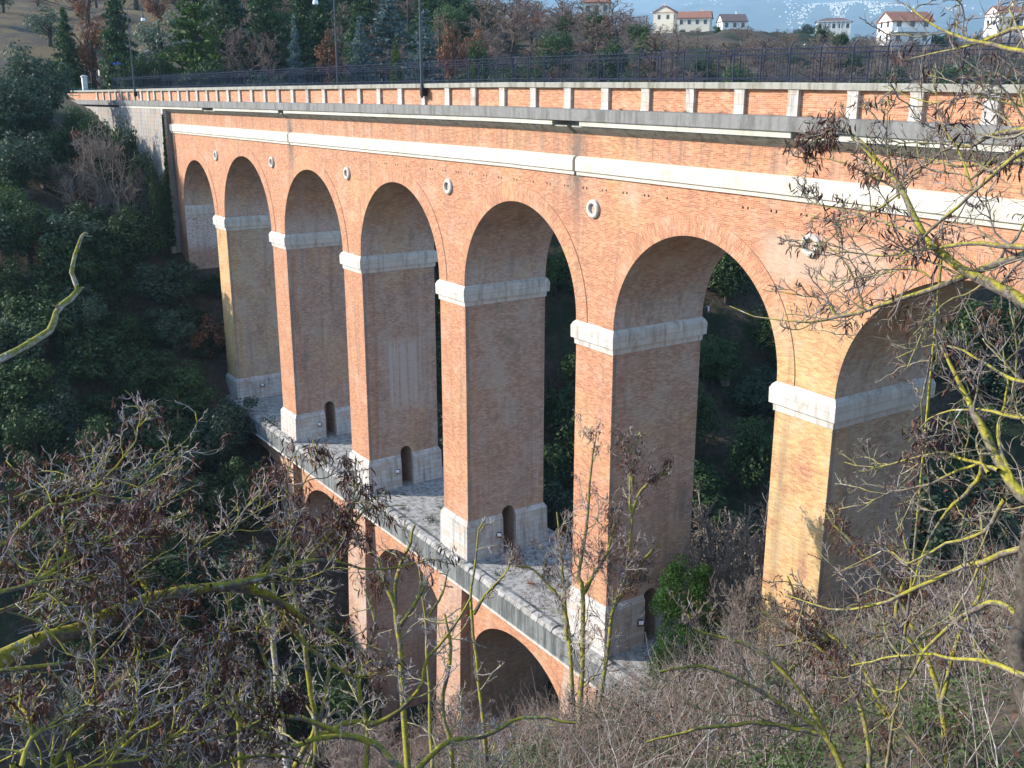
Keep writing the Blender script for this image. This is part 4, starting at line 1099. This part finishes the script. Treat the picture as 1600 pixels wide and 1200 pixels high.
house(1560, 54, 98, 8.5, 6.5, 4.2, 1.5, 62, M['renderw'], M['tile'], 'white house with orange roof behind the top right branches', 2, 4, False, balcony)
house(1622, 60, 96, 9, 7, 4.4, 1.6, 50, M['render'], M['tile'], 'cream house at the right picture edge behind twigs', 2, 3)
house(930, 26, 92, 7, 6, 3.4, 1.8, 50, M['render'], M['tile'], 'house with orange roof half hidden in bare trees', 1, 3)
X, Y = at_px(1568, 70); zg = tz(X, Y)
e = empty('utility_pole', (X*U, Y*U, zg*U), 'dark wooden utility pole among the top right branches', 'pole')
zt_ = (137+30)/1665.*70
m_ = MB(1.); m_.tube([(0, 0, -.5), (0, 0, (zt_-zg)*U)], [.22, .15], 8); m_.build('pole', M['trunk']).parent = e
m_ = MB(1.); m_.box(-1., 1., -.08, .08, (zt_-zg)*U-.8, (zt_-zg)*U-.62); m_.build('crossarm', M['trunk']).parent = e
# far town on the mountain: one mass of pale buildings
mb = MB(1.)
for px, spread, dist, n, sd in [(1320, 42, 2230, 420, 120), (1250, 22, 2150, 60, 90), (1105, 10, 2350, 8, 60), (1190, 30, 2350, 18, 90), (1375, 16, 2200, 40, 70), (1230, 10, 2000, 8, 50), (1480, 25, 2250, 18, 120), (1045, 20, 2350, 8, 80)]:
    for i in range(n):
        pq = px+rng.normal(0, spread); dq = dist+rng.normal(0, sd)*.5+sd*.9*math.sin(pq*.11)
        i_ = float(np.interp(pq, pxs[:, 0], np.arange(len(az)))); j_ = float(np.interp(dq, rr, np.arange(len(rr))))
        a_i, a_j = int(i_), int(j_); fi, fj = i_-a_i, j_-a_j
        def bl(A): return (A[a_i, a_j]*(1-fi)+A[a_i+1, a_j]*fi)*(1-fj)+(A[a_i, a_j+1]*(1-fi)+A[a_i+1, a_j+1]*fi)*fj
        x, y, z = bl(MX)*U, bl(MY)*U, bl(mz)*U
        a = rng.uniform(2.2, 5.5); b = rng.uniform(2.2, 5); h = rng.uniform(2, 5)
        mb.stack((x-a, x+a, y-b, y+b), [(z-30, 0), (z+h, 0), (z+h+.2, .6), (z+h+2.4, -3.6)])
tag(mb.build('hillside_town', M['render']), 'scattered pale buildings of a far town on the hazy mountain', 'town', kind='stuff')
# pale rock behind the piers
q = None
for dd in np.arange(16, 45, .2):
    q = at_dir(1133, 600, dd)
    if q[2] < tz(q[0], q[1])+.1: break
p = rng.normal(size=(1, 3))
m_ = MB(1.)
seg = 14; rows_ = []
for i in range(8):
    ph = math.pi*i/7; rows_.append([(.55*math.sin(ph)*math.cos(a)*(1+1.2*float(vnoise(i*1.3, j*.9, 3))), .5*math.sin(ph)*math.sin(a)*(1+1.2*float(vnoise(i*1.1, j*1.2, 4))), 1.15*math.cos(ph)*(1+.9*float(vnoise(i*1.2, j*.9, 8)))) for j, a in enumerate(np.linspace(0, 2*math.pi, seg, endpoint=False))])
for i in range(7):
    for j in range(seg): m_.face([rows_[i+1][j], rows_[i+1][(j+1) % seg], rows_[i][(j+1) % seg], rows_[i][j]])
o = m_.build('boulder', M['abut']); o.location = (q[0]*U, q[1]*U, tz(q[0], q[1])*U+.4); tag(o, 'pale rock outcrop showing between trees behind the right arch', 'rock')

# ------------------------------------------------------------------ bare trees close by
def resample(pl, K):
    pl = np.array(pl, float)
    # Catmull-Rom through the points
    q = np.concatenate([[2*pl[0]-pl[1]], pl, [2*pl[-1]-pl[-2]]]); out = []
    n = len(pl)-1
    for u in np.linspace(0, n, K):
        i = min(int(u), n-1); t = u-i; a, b, c, d = q[i], q[i+1], q[i+2], q[i+3]
        out.append(.5*((2*b)+(-a+c)*t+(2*a-5*b+4*c-d)*t*t+(-a+3*b-3*c+d)*t**3))
    return np.array(out)
def limb(pts, K=16, jit=.012):
    """pts: (px, py, metres, radius)"""
    p3 = np.array([P(a, b, d) for a, b, d, _ in pts]); r = np.interp(np.linspace(0, len(pts)-1, K), range(len(pts)), [q[3] for q in pts])
    o = resample(p3, K); L = np.linalg.norm(o[-1]-o[0])
    o[1:-1] += rng.normal(0, jit*L/4, (K-2, 3)); return o, r*(1+rng.uniform(-.08, .12, K))
def pods_at(tips, dirs, n, L, spread=.42, wid=.15):
    k = np.repeat(np.arange(len(tips)), n); N = len(k)
    d = np.array([0, 0, -1.])+rng.normal(0, spread, (N, 3)); d[:, 2] = -np.abs(d[:, 2])*1.; d += dirs[k]*.35
    d /= np.linalg.norm(d, axis=1, keepdims=True)
    b = tips[k]+rng.normal(0, L*.35, (N, 3)); ln = L*rng.uniform(.6, 1.25, (N, 1))
    s = np.cross(d, rng.normal(size=(N, 3))); s /= np.linalg.norm(s, axis=1, keepdims=True)+1e-9
    w = ln*wid*.5
    bend = np.cross(d, s)*ln*.12
    V = np.stack([b, b+d*ln*.35+s*w+bend, b+d*ln*.7+s*w*.9+bend, b+d*ln, b+d*ln*.7-s*w*.9+bend, b+d*ln*.35-s*w+bend], 1).reshape(-1, 3)
    i = np.arange(N)[:, None]*6
    F = np.concatenate([i+np.array([[0, 1, 2, 5]]), i+np.array([[5, 2, 3, 4]])], 0)
    return V, F
def tree(name, label, limbs, n1=7, n2=6, n3=5, l1=.45, l2=.5, l3=.5, upb=.12, pods=0, podn=7, podL=.10, rmin=.0028, base=None, mat='bark', cap1=1.6, group=None, podmat='pod', podbias=None, mat0=None, hub=False, matb='barklight', matt='twig', wig=.2):
    ps = [limb(q) for q in limbs]
    if hub:      # limbs that start outside the frame spring from the trunk there
        t0 = ps[0][0]
        for i in range(1, len(ps)):
            if limbs[i][0][0] < 0 or limbs[i][0][0] > 1612:
                q, r_ = ps[i]; k = int(np.argmin(np.abs(t0[:, 2]-(q[0, 2]-.2))))
                q = np.concatenate([t0[k][None], q]); ps[i] = (resample(q, 16), np.interp(np.linspace(0, 16, 16), range(17), np.concatenate([[r_[0]*1.1], r_])))
    for i in range(len(ps)):     # stems that spring from nothing are carried down to the ground
        q, r_ = ps[i]; others = np.concatenate([ps[j][0] for j in range(len(ps)) if j != i]) if len(ps) > 1 else np.full((1, 3), 1e6)
        if i and np.min(np.linalg.norm(others-q[0], axis=1)) < (.35 if hub else .6): continue
        gx_, gy_ = q[0, 0], q[0, 1]; gz_ = tz(gx_/U, gy_/U)*U-.25
        if gz_ > q[0, 2]-.05: continue
        q = np.concatenate([[[gx_, gy_, gz_], [gx_+.05, gy_+.03, (gz_+q[0, 2])/2]], q]); ps[i] = (resample(q, 16), np.interp(np.linspace(0, 17, 16), range(18), np.concatenate([[r_[0]*1.35, r_[0]*1.15], r_])))
    p0 = np.array([p for p, _ in ps]); r0 = np.array([r for _, r in ps])
    b = p0[0][0] if base is None else base
    e = empty(name, tuple(b), label, 'tree', group)
    V, F = tubes(p0[:1], r0[:1], 9); tr = mesh_np('trunk', V, F, M[mat0 or mat], e, smooth=True)
    for i in range(1, len(p0)):
        V, F = tubes(p0[i:i+1], r0[i:i+1], 8); mesh_np('limb', V, F, M[mat], e, smooth=True)
    lens = np.minimum(np.linalg.norm(np.diff(p0, axis=1), axis=2).sum(1), cap1/l1)
    p1, r1 = branch_level(p0, r0, n1, (30, 75), l1, 9, wig, upb, .06, .99, .5, lens)
    V, F = tubes(p1, np.maximum(r1, rmin*1.7), 5); mesh_np('branch', V, F, M[matb], e, smooth=True)
    p2, r2 = branch_level(p1, r1, n2, (25, 70), l2, 8, wig*.95, upb*.8, .15, 1., .6)
    p3, r3 = branch_level(p2, r2, n3, (20, 65), l3, 6, wig*1.0, upb*.8, .2, 1., .7)
    V, F = merge([tubes(p2, np.maximum(r2, rmin*np.linspace(1.35, .75, 8)), 4), tubes(p3, np.maximum(r3*.8, rmin*np.linspace(1., .42, 6)), 3)])
    mesh_np('twigs', V, F, M[matt], e, smooth=True)
    if pods:
        allp = np.concatenate([p3[:, -1], p2[:, -1]]); alld = np.concatenate([p3[:, -1]-p3[:, -2], p2[:, -1]-p2[:, -2]]); alld /= np.linalg.norm(alld, axis=1, keepdims=True)+1e-9
        key = vnoise(allp[:, 0]*1.1+allp[:, 2]*.7, allp[:, 1]*1.1+allp[:, 2]*.8, 21)+rng.normal(0, .26, len(allp))
        if podbias is not None: key = key + podbias(allp)
        sel = np.argsort(-key)[:int(len(allp)*pods)]
        V, F = pods_at(allp[sel], alld[sel], podn, podL)
        mesh_np('seed_pods', V, F, M[podmat], e)
    return e
# tree at the right edge
RD = 10.5
def L_(pl, d0, d1, r0, r1):
    n = len(pl); return [(x, y, d0+(d1-d0)*i/(n-1), r0+(r1-r0)*i/(n-1)) for i, (x, y) in enumerate(pl)]
right = [
    L_([(1656, 1290), (1614, 1130), (1598, 1000), (1600, 900), (1624, 780), (1652, 560), (1664, 300), (1660, 60), (1640, -120)], 8.2, 9.7, .085, .045),
    L_([(1632, 800), (1585, 760), (1545, 690), (1520, 640), (1500, 600), (1470, 540)], 9.5, 10.2, .055, .012),
    L_([(1640, 505), (1600, 470), (1513, 426), (1445, 371), (1411, 300), (1388, 268), (1330, 215)], 9.3, 10.6, .06, .008),
    L_([(1648, 205), (1600, 236), (1521, 300), (1445, 368), (1400, 405)], 9.2, 9.9, .022, .010),
    L_([(1640, 378), (1600, 394), (1545, 415), (1469, 447), (1403, 470), (1350, 486), (1308, 495), (1270, 502), (1200, 500), (1140, 478)], 9.2, 11.6, .036, .004),
    L_([(1350, 486), (1308, 495), (1290, 470), (1240, 460), (1190, 452)], 10.8, 11.6, .014, .004),
    L_([(1650, 385), (1600, 387), (1516, 381), (1440, 392), (1370, 400), (1290, 390)], 9., 10.5, .028, .005),
    L_([(1650, 88), (1600, 81), (1540, 68), (1490, 55), (1450, 34), (1415, 6)], 9.3, 10.8, .024, .006),
    L_([(1650, 40), (1590, 45), (1540, 62), (1480, 80), (1420, 92)], 9.6, 11, .022, .005),
    L_([(1655, 198), (1600, 203), (1547, 210), (1519, 228), (1485, 230), (1440, 262), (1400, 300)], 9.2, 10.8, .028, .005),
    L_([(1655, 248), (1600, 252), (1547, 255), (1490, 260), (1466, 252), (1400, 240)], 9.6, 11, .022, .005),
    L_([(1655, 160), (1590, 165), (1520, 150), (1450, 160), (1380, 135)], 9.8, 11.4, .014, .004),
    L_([(1620, 850), (1600, 855), (1534, 878), (1508, 882), (1424, 924), (1358, 948), (1298, 953), (1230, 930)], 8.6, 10.4, .032, .006),
    L_([(1560, 735), (1532, 726), (1480, 709), (1440, 712), (1370, 730), (1320, 722)], 9.6, 11, .02, .004),
    L_([(1545, 740), (1524, 726), (1442, 760), (1390, 770), (1340, 800)], 9.6, 11, .018, .004),
    L_([(1600, 990), (1588, 960), (1558, 941), (1521, 953), (1495, 969), (1450, 1010), (1410, 1075), (1380, 1082)], 8.6, 9.8, .030, .007),
    L_([(1612, 1060), (1545, 1035), (1500, 1030), (1440, 1022), (1380, 1030), (1330, 1040)], 8.3, 9.6, .024, .005),
    L_([(1620, 600), (1575, 590), (1540, 570), (1500, 545), (1450, 540), (1400, 560)], 9.4, 10.6, .02, .004),
    L_([(1640, 640), (1600, 655), (1530, 640), (1460, 650), (1420, 690)], 9.3, 10.5, .02, .004),
    L_([(1570, 780), (1540, 830), (1480, 850), (1420, 880), (1380, 860), (1300, 900)], 9.3, 10.6, .020, .004),
    L_([(1536, 700), (1533, 740), (1512, 770), (1480, 800), (1445, 860), (1420, 930)], 9.8, 10.6, .026, .008),
    L_([(1411, 300), (1350, 268), (1300, 250), (1250, 246)], 10.6, 11.2, .012, .003),
    L_([(1445, 371), (1390, 350), (1330, 330), (1262, 318)], 10.3, 11.2, .014, .003),
    L_([(1405, 310), (1390, 250), (1385, 200), (1392, 150)], 10.6, 11, .012, .003),
    L_([(1350, 486), (1330, 425), (1290, 384), (1236, 374)], 11, 11.5, .012, .003),
    L_([(1411, 300), (1360, 332), (1310, 345), (1258, 334)], 10.6, 11.3, .011, .003),
    L_([(1388, 268), (1340, 215), (1300, 205), (1262, 228)], 10.6, 11.2, .012, .003),
    L_([(1521, 300), (1500, 240), (1470, 190), (1460, 130)], 9.8, 10.6, .012, .003),
    L_([(1469, 447), (1430, 420), (1370, 430), (1300, 440), (1250, 425)], 10.6, 11.4, .013, .003),
    L_([(1585, 760), (1560, 680), (1575, 600), (1560, 520)], 9.6, 10.2, .02, .004),
    L_([(1455, 555), (1450, 580), (1440, 640), (1448, 720), (1455, 790)], 10.2, 10.8, .011, .006)]
tree('robinia_tree', 'bare tree at the right edge with lichen-yellow limbs and hanging pods', right, 8, 6, 4, .47, .6, .6, .12, .07, 4, .10, .0038, cap1=1.15, wig=.22, base=P(1650, 1290, 8.2), mat0='trunk', hub=True, matb='limbgrey', matt='twigdark', podbias=lambda q: .2*np.clip((q[:, 2]+2.2)/1.5, -1, .6))
LD = 13
left = [
    L_([(-190, 1150), (-170, 1000), (-160, 850), (-175, 700), (-190, 560), (-180, 450)], 11.6, 11.9, .16, .07),
    L_([(-60, 1060), (0, 1033), (60, 1005), (160, 965), (240, 935), (330, 918), (400, 923), (440, 945), (490, 975), (560, 1020)], 12, 14.5, .115, .03),
    L_([(330, 918), (400, 905), (442, 891), (479, 876), (515, 876), (542, 883), (584, 891), (649, 880)], 13.2, 14.6, .055, .007),
    L_([(515, 876), (526, 857), (563, 805), (584, 794), (636, 789)], 14.1, 14.6, .028, .006),
    L_([(-20, 930), (40, 915), (92, 883), (105, 844), (97, 810), (110, 760)], 10.5, 12, .026, .006),
    L_([(-25, 870), (0, 855), (66, 794), (100, 789), (147, 771), (184, 752), (223, 739), (275, 700), (297, 681)], 11, 13, .022, .003),
    L_([(147, 768), (178, 731), (210, 692), (218, 660), (240, 638)], 12, 13, .014, .003),
    L_([(-20, 1050), (0, 1048), (118, 1037), (163, 1029), (236, 1031), (289, 1011), (344, 1000)], 10.5, 12.4, .026, .008),
    L_([(24, 1230), (50, 1155), (100, 1121), (131, 1103), (175, 1105)], 9.5, 10.6, .024, .006),
    L_([(50, 1155), (44, 1120), (30, 1100), (34, 1085), (-10, 1108)], 9.8, 10.3, .018, .008),
    L_([(110, 1205), (136, 1199), (218, 1187), (249, 1166), (294, 1134), (330, 1100)], 9.8, 11, .020, .008),
    L_([(400, 925), (405, 900), (420, 880), (440, 862), (455, 830), (450, 795)], 13.4, 14, .03, .006),
    L_([(240, 936), (215, 900), (200, 862), (215, 840), (260, 832)], 12.8, 13.6, .03, .006),
    L_([(140, 972), (125, 930), (108, 905), (60, 890), (10, 900)], 12.4, 13, .026, .006),
    L_([(-30, 960), (30, 950), (90, 925), (150, 905), (210, 880), (270, 870), (330, 850), (380, 800), (400, 760)], 12, 14, .03, .005),
    L_([(300, 850), (350, 830), (400, 800), (460, 770), (490, 735), (520, 720)], 13.6, 14.6, .016, .004),
    L_([(460, 890), (520, 830), (560, 770), (540, 730)], 14, 14.6, .014, .004),
    L_([(-30, 800), (40, 770), (100, 755), (140, 740), (170, 715)], 11.5, 12.8, .014, .004),
    L_([(430, 945), (470, 1000), (520, 1040), (570, 1060), (600, 1040)], 14, 14.4, .035, .008),
    L_([(-30, 905), (40, 860), (90, 840), (150, 815), (240, 810), (300, 800)], 12.4, 14, .02, .005)]
tree('robinia_tree', 'bare mossy tree at lower left hung with many brown seed pods', left, 12, 6, 4, .47, .65, .62, .14, .26, 4, .135, .0044, cap1=1.35, hub=True, matb='barkmoss', podbias=lambda q: .25*np.clip((q[:, 2]+7.2)/1.2, -1.2, .6), base=P(-190, 1150, 11.6), wig=.22)
# broken pale branch
bp, brr = limb([(-178, 660, 11.9, .045), (-110, 620, 11.2, .042), (-60, 590, 10.6, .04), (0, 562, 10.8, .036), (40, 540, 10.9, .034), (78, 515, 11, .033), (92, 482, 11, .030), (121, 455, 11.1, .028), (113, 432, 11.1, .021), (114, 410, 11.1, .020), (120, 388, 11.2, .018), (130, 366, 11.2, .015), (138, 365, 11.2, .008)], 30, .004)
stubs = [limb([(121, 455, 11.1, .018), (127, 450, 11.1, .014), (131, 449, 11.1, .006)], 6, .0), limb([(92, 482, 11, .022), (88, 477, 10.95, .016), (86, 475, 10.9, .009)], 6, 0), limb([(131, 366, 11.2, .008), (138, 369, 11.2, .006), (145, 369, 11.2, .003)], 6, 0), limb([(45, 537, 10.9, .012), (44, 531, 10.9, .008), (46, 528, 10.9, .004)], 6, 0), limb([(10, 556, 10.8, .02), (12, 551, 10.8, .014), (15, 552, 10.8, .006)], 6, 0)]
V, F = merge([tubes(bp[None], brr[None], 10)]+[tubes(a[None], b[None], 6) for a, b in stubs])
M['barkdead'] = bark_mat('pale_dead_bark', (.24, .21, .18), (.48, .44, .39), .95, (.24, .22, .03), .46, 7.)
tag(mesh_np('broken_branch', V, F, M['barkdead'], None, smooth=True), 'pale crooked broken branch reaching up from the left picture edge', 'branch')

# slender trees in the middle ground
def sapl(label, stems, d, r, **k):
    ls = [L_(pl, d, d, r*(1 if i == 0 else .8), r*.3) for i, pl in enumerate(stems)]
    return tree('young_tree', label, ls, **k)
sapl('slender bare tree with forked stems standing before the fifth pier', [
    [(905, 1115), (911, 1016), (912, 920), (904, 898), (914, 850), (921, 780), (924, 725), (930, 690)], [(912, 925), (930, 895), (946, 870), (955, 840), (962, 790)],
    [(894, 1080), (888, 980), (874, 936), (852, 910), (830, 888), (800, 884)], [(935, 1110), (950, 1016), (960, 946), (978, 900), (986, 840), (986, 780), (990, 715), (1000, 675)],
    [(886, 1000), (882, 930), (878, 880), (870, 800)], [(984, 810), (1000, 770), (1020, 750), (1050, 735)], [(988, 760), (985, 720), (975, 690), (960, 680)], [(960, 946), (990, 905), (1010, 870), (1030, 850)]],
    42, .11, n1=16, n2=9, n3=4, l1=.44, l2=.55, l3=.55, pods=.5, podn=2, podL=.17, rmin=.009, cap1=3., upb=.2)
sapl('mossy young tree in front of the second lower arch', [[(640, 1240), (632, 1120), (622, 1000), (617, 930), (622, 890), (640, 850), (648, 820)], [(618, 950), (600, 905), (590, 870)], [(620, 985), (650, 940), (668, 905)]],
     28, .095, n1=9, n2=6, n3=4, l1=.38, l2=.45, rmin=.009, cap1=2., upb=.15)
sapl('thin mossy tree before the lower pier', [[(676, 1230), (672, 1130), (670, 1050), (664, 970), (658, 900), (655, 860)], [(664, 970), (690, 930), (700, 890)]], 30, .06, n1=9, n2=6, n3=4, l1=.35, rmin=.009, cap1=1.8)
sapl('dark thin tree before the third lower arch', [[(758, 1160), (752, 1100), (743, 1020), (735, 950), (738, 905), (744, 850), (755, 815)], [(740, 960), (758, 930), (790, 895), (800, 870)]], 32, .07, n1=7, n2=5, n3=4, l1=.35, rmin=.010, cap1=1.8)
sapl('pale straight young trunk at bottom, left of its neighbour', [[(456, 1240), (437, 1110), (427, 1000), (428, 930), (424, 880)], [(430, 1000), (410, 950), (405, 905)]], 18, .065, n1=9, n2=6, n3=4, l1=.4, rmin=.0055, cap1=1.6, mat='barklight')
sapl('pale young trunk at bottom with crossing limbs, right of its neighbour', [[(490, 1240), (493, 1130), (482, 1060), (472, 990), (460, 930), (450, 880)], [(460, 1200), (500, 1120), (512, 1060), (518, 1000)], [(560, 1260), (575, 1160), (560, 1060), (585, 980), (570, 920)], [(700, 1260), (705, 1170), (690, 1100), (705, 1020), (695, 960)], [(500, 1150), (540, 1128), (590, 1130), (631, 1105), (657, 1074), (665, 1032), (700, 990), (735, 935)]], 17, .060, n1=9, n2=6, n3=4, l1=.38, rmin=.0052, cap1=1.6, mat='bark')
sapl('low arching bare branch tree across the bottom centre', [[(640, 1230), (590, 1165), (520, 1150), (450, 1165), (380, 1130), (310, 1080), (250, 1050)], [(560, 1155), (480, 1125), (400, 1110), (330, 1060), (280, 1000)], [(640, 1215), (700, 1160), (760, 1150), (820, 1120), (900, 1130)]], 13, .045, n1=10, n2=6, n3=5, l1=.36, rmin=.0042, cap1=1.3)
sapl('tangled mossy bare bush in the bottom left corner', [[(60, 1260), (90, 1180), (150, 1120), (230, 1090), (300, 1075)], [(80, 1240), (40, 1150), (20, 1080), (40, 1020)], [(120, 1250), (200, 1160), (260, 1120), (310, 1060), (330, 1010)], [(200, 1250), (300, 1170), (380, 1140), (450, 1100)], [(260, 1250), (330, 1200), (420, 1180), (500, 1200)], [(160, 1130), (170, 1080), (210, 1040), (220, 1000)]], 11.5, .032, n1=12, n2=7, n3=4, l1=.42, l2=.6, l3=.6, rmin=.0040, cap1=1.3, matb='barkmoss', pods=.12, podn=4, podL=.11)
sapl('thin yellow-lichened bare tree left of the pale trunks', [[(380, 1260), (372, 1130), (352, 1030), (360, 960), (340, 900)], [(370, 1120), (330, 1050), (290, 1000), (270, 940)], [(372, 1140), (420, 1060), (400, 990), (430, 950)]], 16, .04, n1=12, n2=7, n3=4, l1=.42, l2=.6, l3=.6, rmin=.0048, cap1=1.5, matb='barkmoss', pods=.2, podn=4, podL=.13)
sapl('bare grey bush tree at bottom right centre', [[(1330, 1240), (1290, 1150), (1220, 1100), (1150, 1060), (1090, 1040), (1030, 1050)], [(1290, 1150), (1190, 1130), (1090, 1140), (1010, 1160)], [(1320, 1210), (1250, 1080), (1170, 1010), (1090, 985), (1075, 960)], [(1360, 1240), (1350, 1120), (1300, 1030), (1230, 980), (1180, 950)], [(1380, 1240), (1390, 1130), (1330, 1060), (1290, 1000), (1210, 1010)]], 15, .045, n1=12, n2=7, n3=5, l1=.40, rmin=.0046, cap1=1.6, mat='bark', pods=.15, podn=4, podL=.10, matb='limbgrey', matt='twigdark')
sapl('tangled bare tree rising behind the lower right limbs', [[(1480, 1230), (1470, 1100), (1430, 990), (1380, 900), (1330, 850), (1290, 800)], [(1470, 1100), (1500, 990), (1540, 900), (1530, 800)], [(1440, 1030), (1400, 960), (1420, 880), (1400, 800)], [(1500, 1230), (1400, 1130), (1330, 1020), (1260, 960), (1230, 900)]], 17, .05, n1=11, n2=7, n3=5, l1=.38, rmin=.0050, cap1=1.7, mat='bark', pods=.25, podn=5, podL=.11, matb='limbgrey', matt='twigdark')

# ------------------------------------------------------------------ thicket on the near bank
def brush(pts, nst, hmin, hmax, rad, K=6, sub=3):
    n = len(pts); k = np.repeat(np.arange(n), nst); N = len(k)
    b = pts[k]+np.concatenate([rng.normal(0, .45, (N, 2)), np.zeros((N, 1))], 1); b[:, 2] -= .1
    d = np.concatenate([rng.normal(0, .55, (N, 2)), np.ones((N, 1))], 1); d /= np.linalg.norm(d, axis=1, keepdims=True)
    p, r = grow(b, d, rng.uniform(hmin, hmax, N), np.full(N, rad), K, .15, -.16, .3)
    q, s = branch_level(p, r, sub, (25, 70), .42, 4, .2, .02, .25, .98, .7)
    return merge([tubes(p, np.maximum(r, .0035), 3), tubes(q, np.maximum(s, .003), 3)])
bp_ = []; far_ = []
tries = 0
while len(bp_) < 2700 and tries < 60000:
    tries += 1
    X, Y = rng.uniform(-15, 4), rng.uniform(-9.8, 2.2)
    if Y > -.3 and Y < 2.1 and (-9. < X < -7.5 or -4.6 < X < -3.1 or X > -.1): continue
    if not inview(X, Y, 420): continue
    d_ = math.hypot(X, Y+D)
    if d_ < 1.7 or (Y > -.5 and X < -10.8): continue
    if X < -13.5 and Y > -1.2: continue
    if rng.random() > 1.25*min(1, 7/d_)**1.0+.1: continue
    bp_.append((X*U, Y*U, tz(X, Y)*U))
bp_ = np.array(bp_); bare_n = vnoise(bp_[:, 0]*.22, bp_[:, 1]*.22, 55); all_ = bp_; bp_ = bp_[bare_n > -.16]
half = rng.random(len(bp_))
for msk, mt, rad_, ns_, lab in (((half > .42) & (half < .72), 'haze_twig', .012, 4, 'reddish-brown bare stems low in the near thicket'), (half < .42, 'grey_twig', .011, 5, 'tangle of thin brown-grey bare stems covering the near bank'), (half > .72, 'twig', .015, 3, 'paler arching bare stems standing in the near thicket')):
    V, F = brush(bp_[msk], ns_, .8, 2.4, rad_); tag(mesh_np('undergrowth', V, F, M[mt]), lab, 'undergrowth', kind='stuff')
gb = []
while len(gb) < 420:
    X, Y = rng.uniform(-23, -12), rng.uniform(-8.5, -.8)
    if inview(X, Y, 60): gb.append((X*U, Y*U, tz(X, Y)*U))
V, F = brush(np.array(gb), 6, 1.6, 3.6, .022); tag(mesh_np('undergrowth', V, F, M['haze_twig']), 'brown bare scrub filling the slope under the lower arches', 'undergrowth', kind='stuff')
# dry leaves and green bramble in it
c_ = bp_[rng.integers(0, len(bp_), 40000)]+rng.normal(0, 1, (40000, 3))*np.array([.6, .6, .35])+np.array([0, 0, .45])
gn = vnoise(c_[:, 0]*.25, c_[:, 1]*.25, 33)
V, F = leaf_quads(c_[gn > .03], .11, .6, .6); tag(mesh_np('bramble_leaves', V, F, M['ivy']), 'green bramble and ivy leaves scattered low in the thicket', 'bramble', kind='stuff')
mc = all_[rng.integers(0, len(all_), 520)]; sel_ = vnoise(mc[:, 0]*.22, mc[:, 1]*.22, 55) < .02; mc = mc[sel_]
k_ = np.repeat(np.arange(len(mc)), 300); dd_ = rng.normal(size=(len(k_), 3)); dd_ /= np.linalg.norm(dd_, axis=1, keepdims=True); dd_[:, 2] = np.abs(dd_[:, 2])
q_ = mc[k_]+dd_*rng.uniform(.4, 1., (len(k_), 1))*rng.uniform(.6, 1.5, len(mc))[k_][:, None]*np.array([1., 1., .8])
V, F = leaf_quads(q_, .085, .4, .55); tag(mesh_np('bramble_mounds', V, F, M['bramble']), 'low green mounds of ivy and bramble under the bare stems', 'bramble', kind='stuff')
V, F = leaf_quads(c_[gn <= -.05], .09, .4, .5); tag(mesh_np('dry_leaves', V, F, M['pod']), 'brown dead leaves and seed heads caught in the thicket', 'dry leaves', kind='stuff')

# ------------------------------------------------------------------ light, air, camera
SUN_AZ, SUN_EL = R(40), R(25)          # azimuth from the normal of the viaduct's face towards its far end
sd = np.array([-math.sin(SUN_AZ)*math.cos(SUN_EL), -math.cos(SUN_AZ)*math.cos(SUN_EL), math.sin(SUN_EL)])
sl = bpy.data.lights.new('sun', 'SUN'); sl.energy = 4.6; sl.angle = R(.5); sl.color = (1, .93, .82)
so = bpy.data.objects.new('sun', sl); C.objects.link(so)
so.rotation_euler = Vector(-sd).to_track_quat('-Z', 'Y').to_euler()
w = bpy.data.worlds.new('World'); sc.world = w; w.use_nodes = True
nt = w.node_tree; bg = nt.nodes['Background']
sky = nt.nodes.new('ShaderNodeTexSky'); sky.sky_type = 'NISHITA'; sky.sun_disc = False
sky.sun_elevation = SUN_EL; sky.sun_rotation = math.atan2(sd[0], sd[1])
nt.links.new(sky.outputs[0], bg.inputs[0]); bg.inputs[1].default_value = .14
sky.ozone_density = 3.0; sky.dust_density = .4

hz = MB(1.); hz.box(-6300*U, 500*U, -900*U, 6300*U, -90*U, 640*U)
hm = bpy.data.materials.new('blue_air'); hm.use_nodes = True; ht = hm.node_tree
ht.nodes.remove(ht.nodes['Principled BSDF'])
pv = ht.nodes.new('ShaderNodeVolumePrincipled'); pv.inputs['Color'].default_value = (.52, .77, 1, 1); pv.inputs['Density'].default_value = .0001; pv.inputs['Anisotropy'].default_value = .1
ht.links.new(pv.outputs[0], ht.nodes['Material Output'].inputs['Volume'])
tag(hz.build('haze', hm), kind='stuff')

cd = bpy.data.cameras.new('camera'); cd.sensor_width = 36; cd.lens = 36*FPX/1600; cd.clip_start = .1; cd.clip_end = 60000
co = bpy.data.objects.new('camera', cd); C.objects.link(co); co.location = tuple(CAM*U)
co.rotation_euler = Vector(FW).to_track_quat('-Z', 'Y').to_euler()
sc.camera = co
sc.view_settings.view_transform = 'Standard'; sc.view_settings.look = 'None'; sc.view_settings.exposure = 1.32; sc.view_settings.gamma = 1
cy = sc.cycles; cy.max_bounces = 4; cy.diffuse_bounces = 2; cy.glossy_bounces = 2; cy.transmission_bounces = 3; cy.volume_bounces = 2; cy.transparent_max_bounces = 4
cy.use_denoising = True
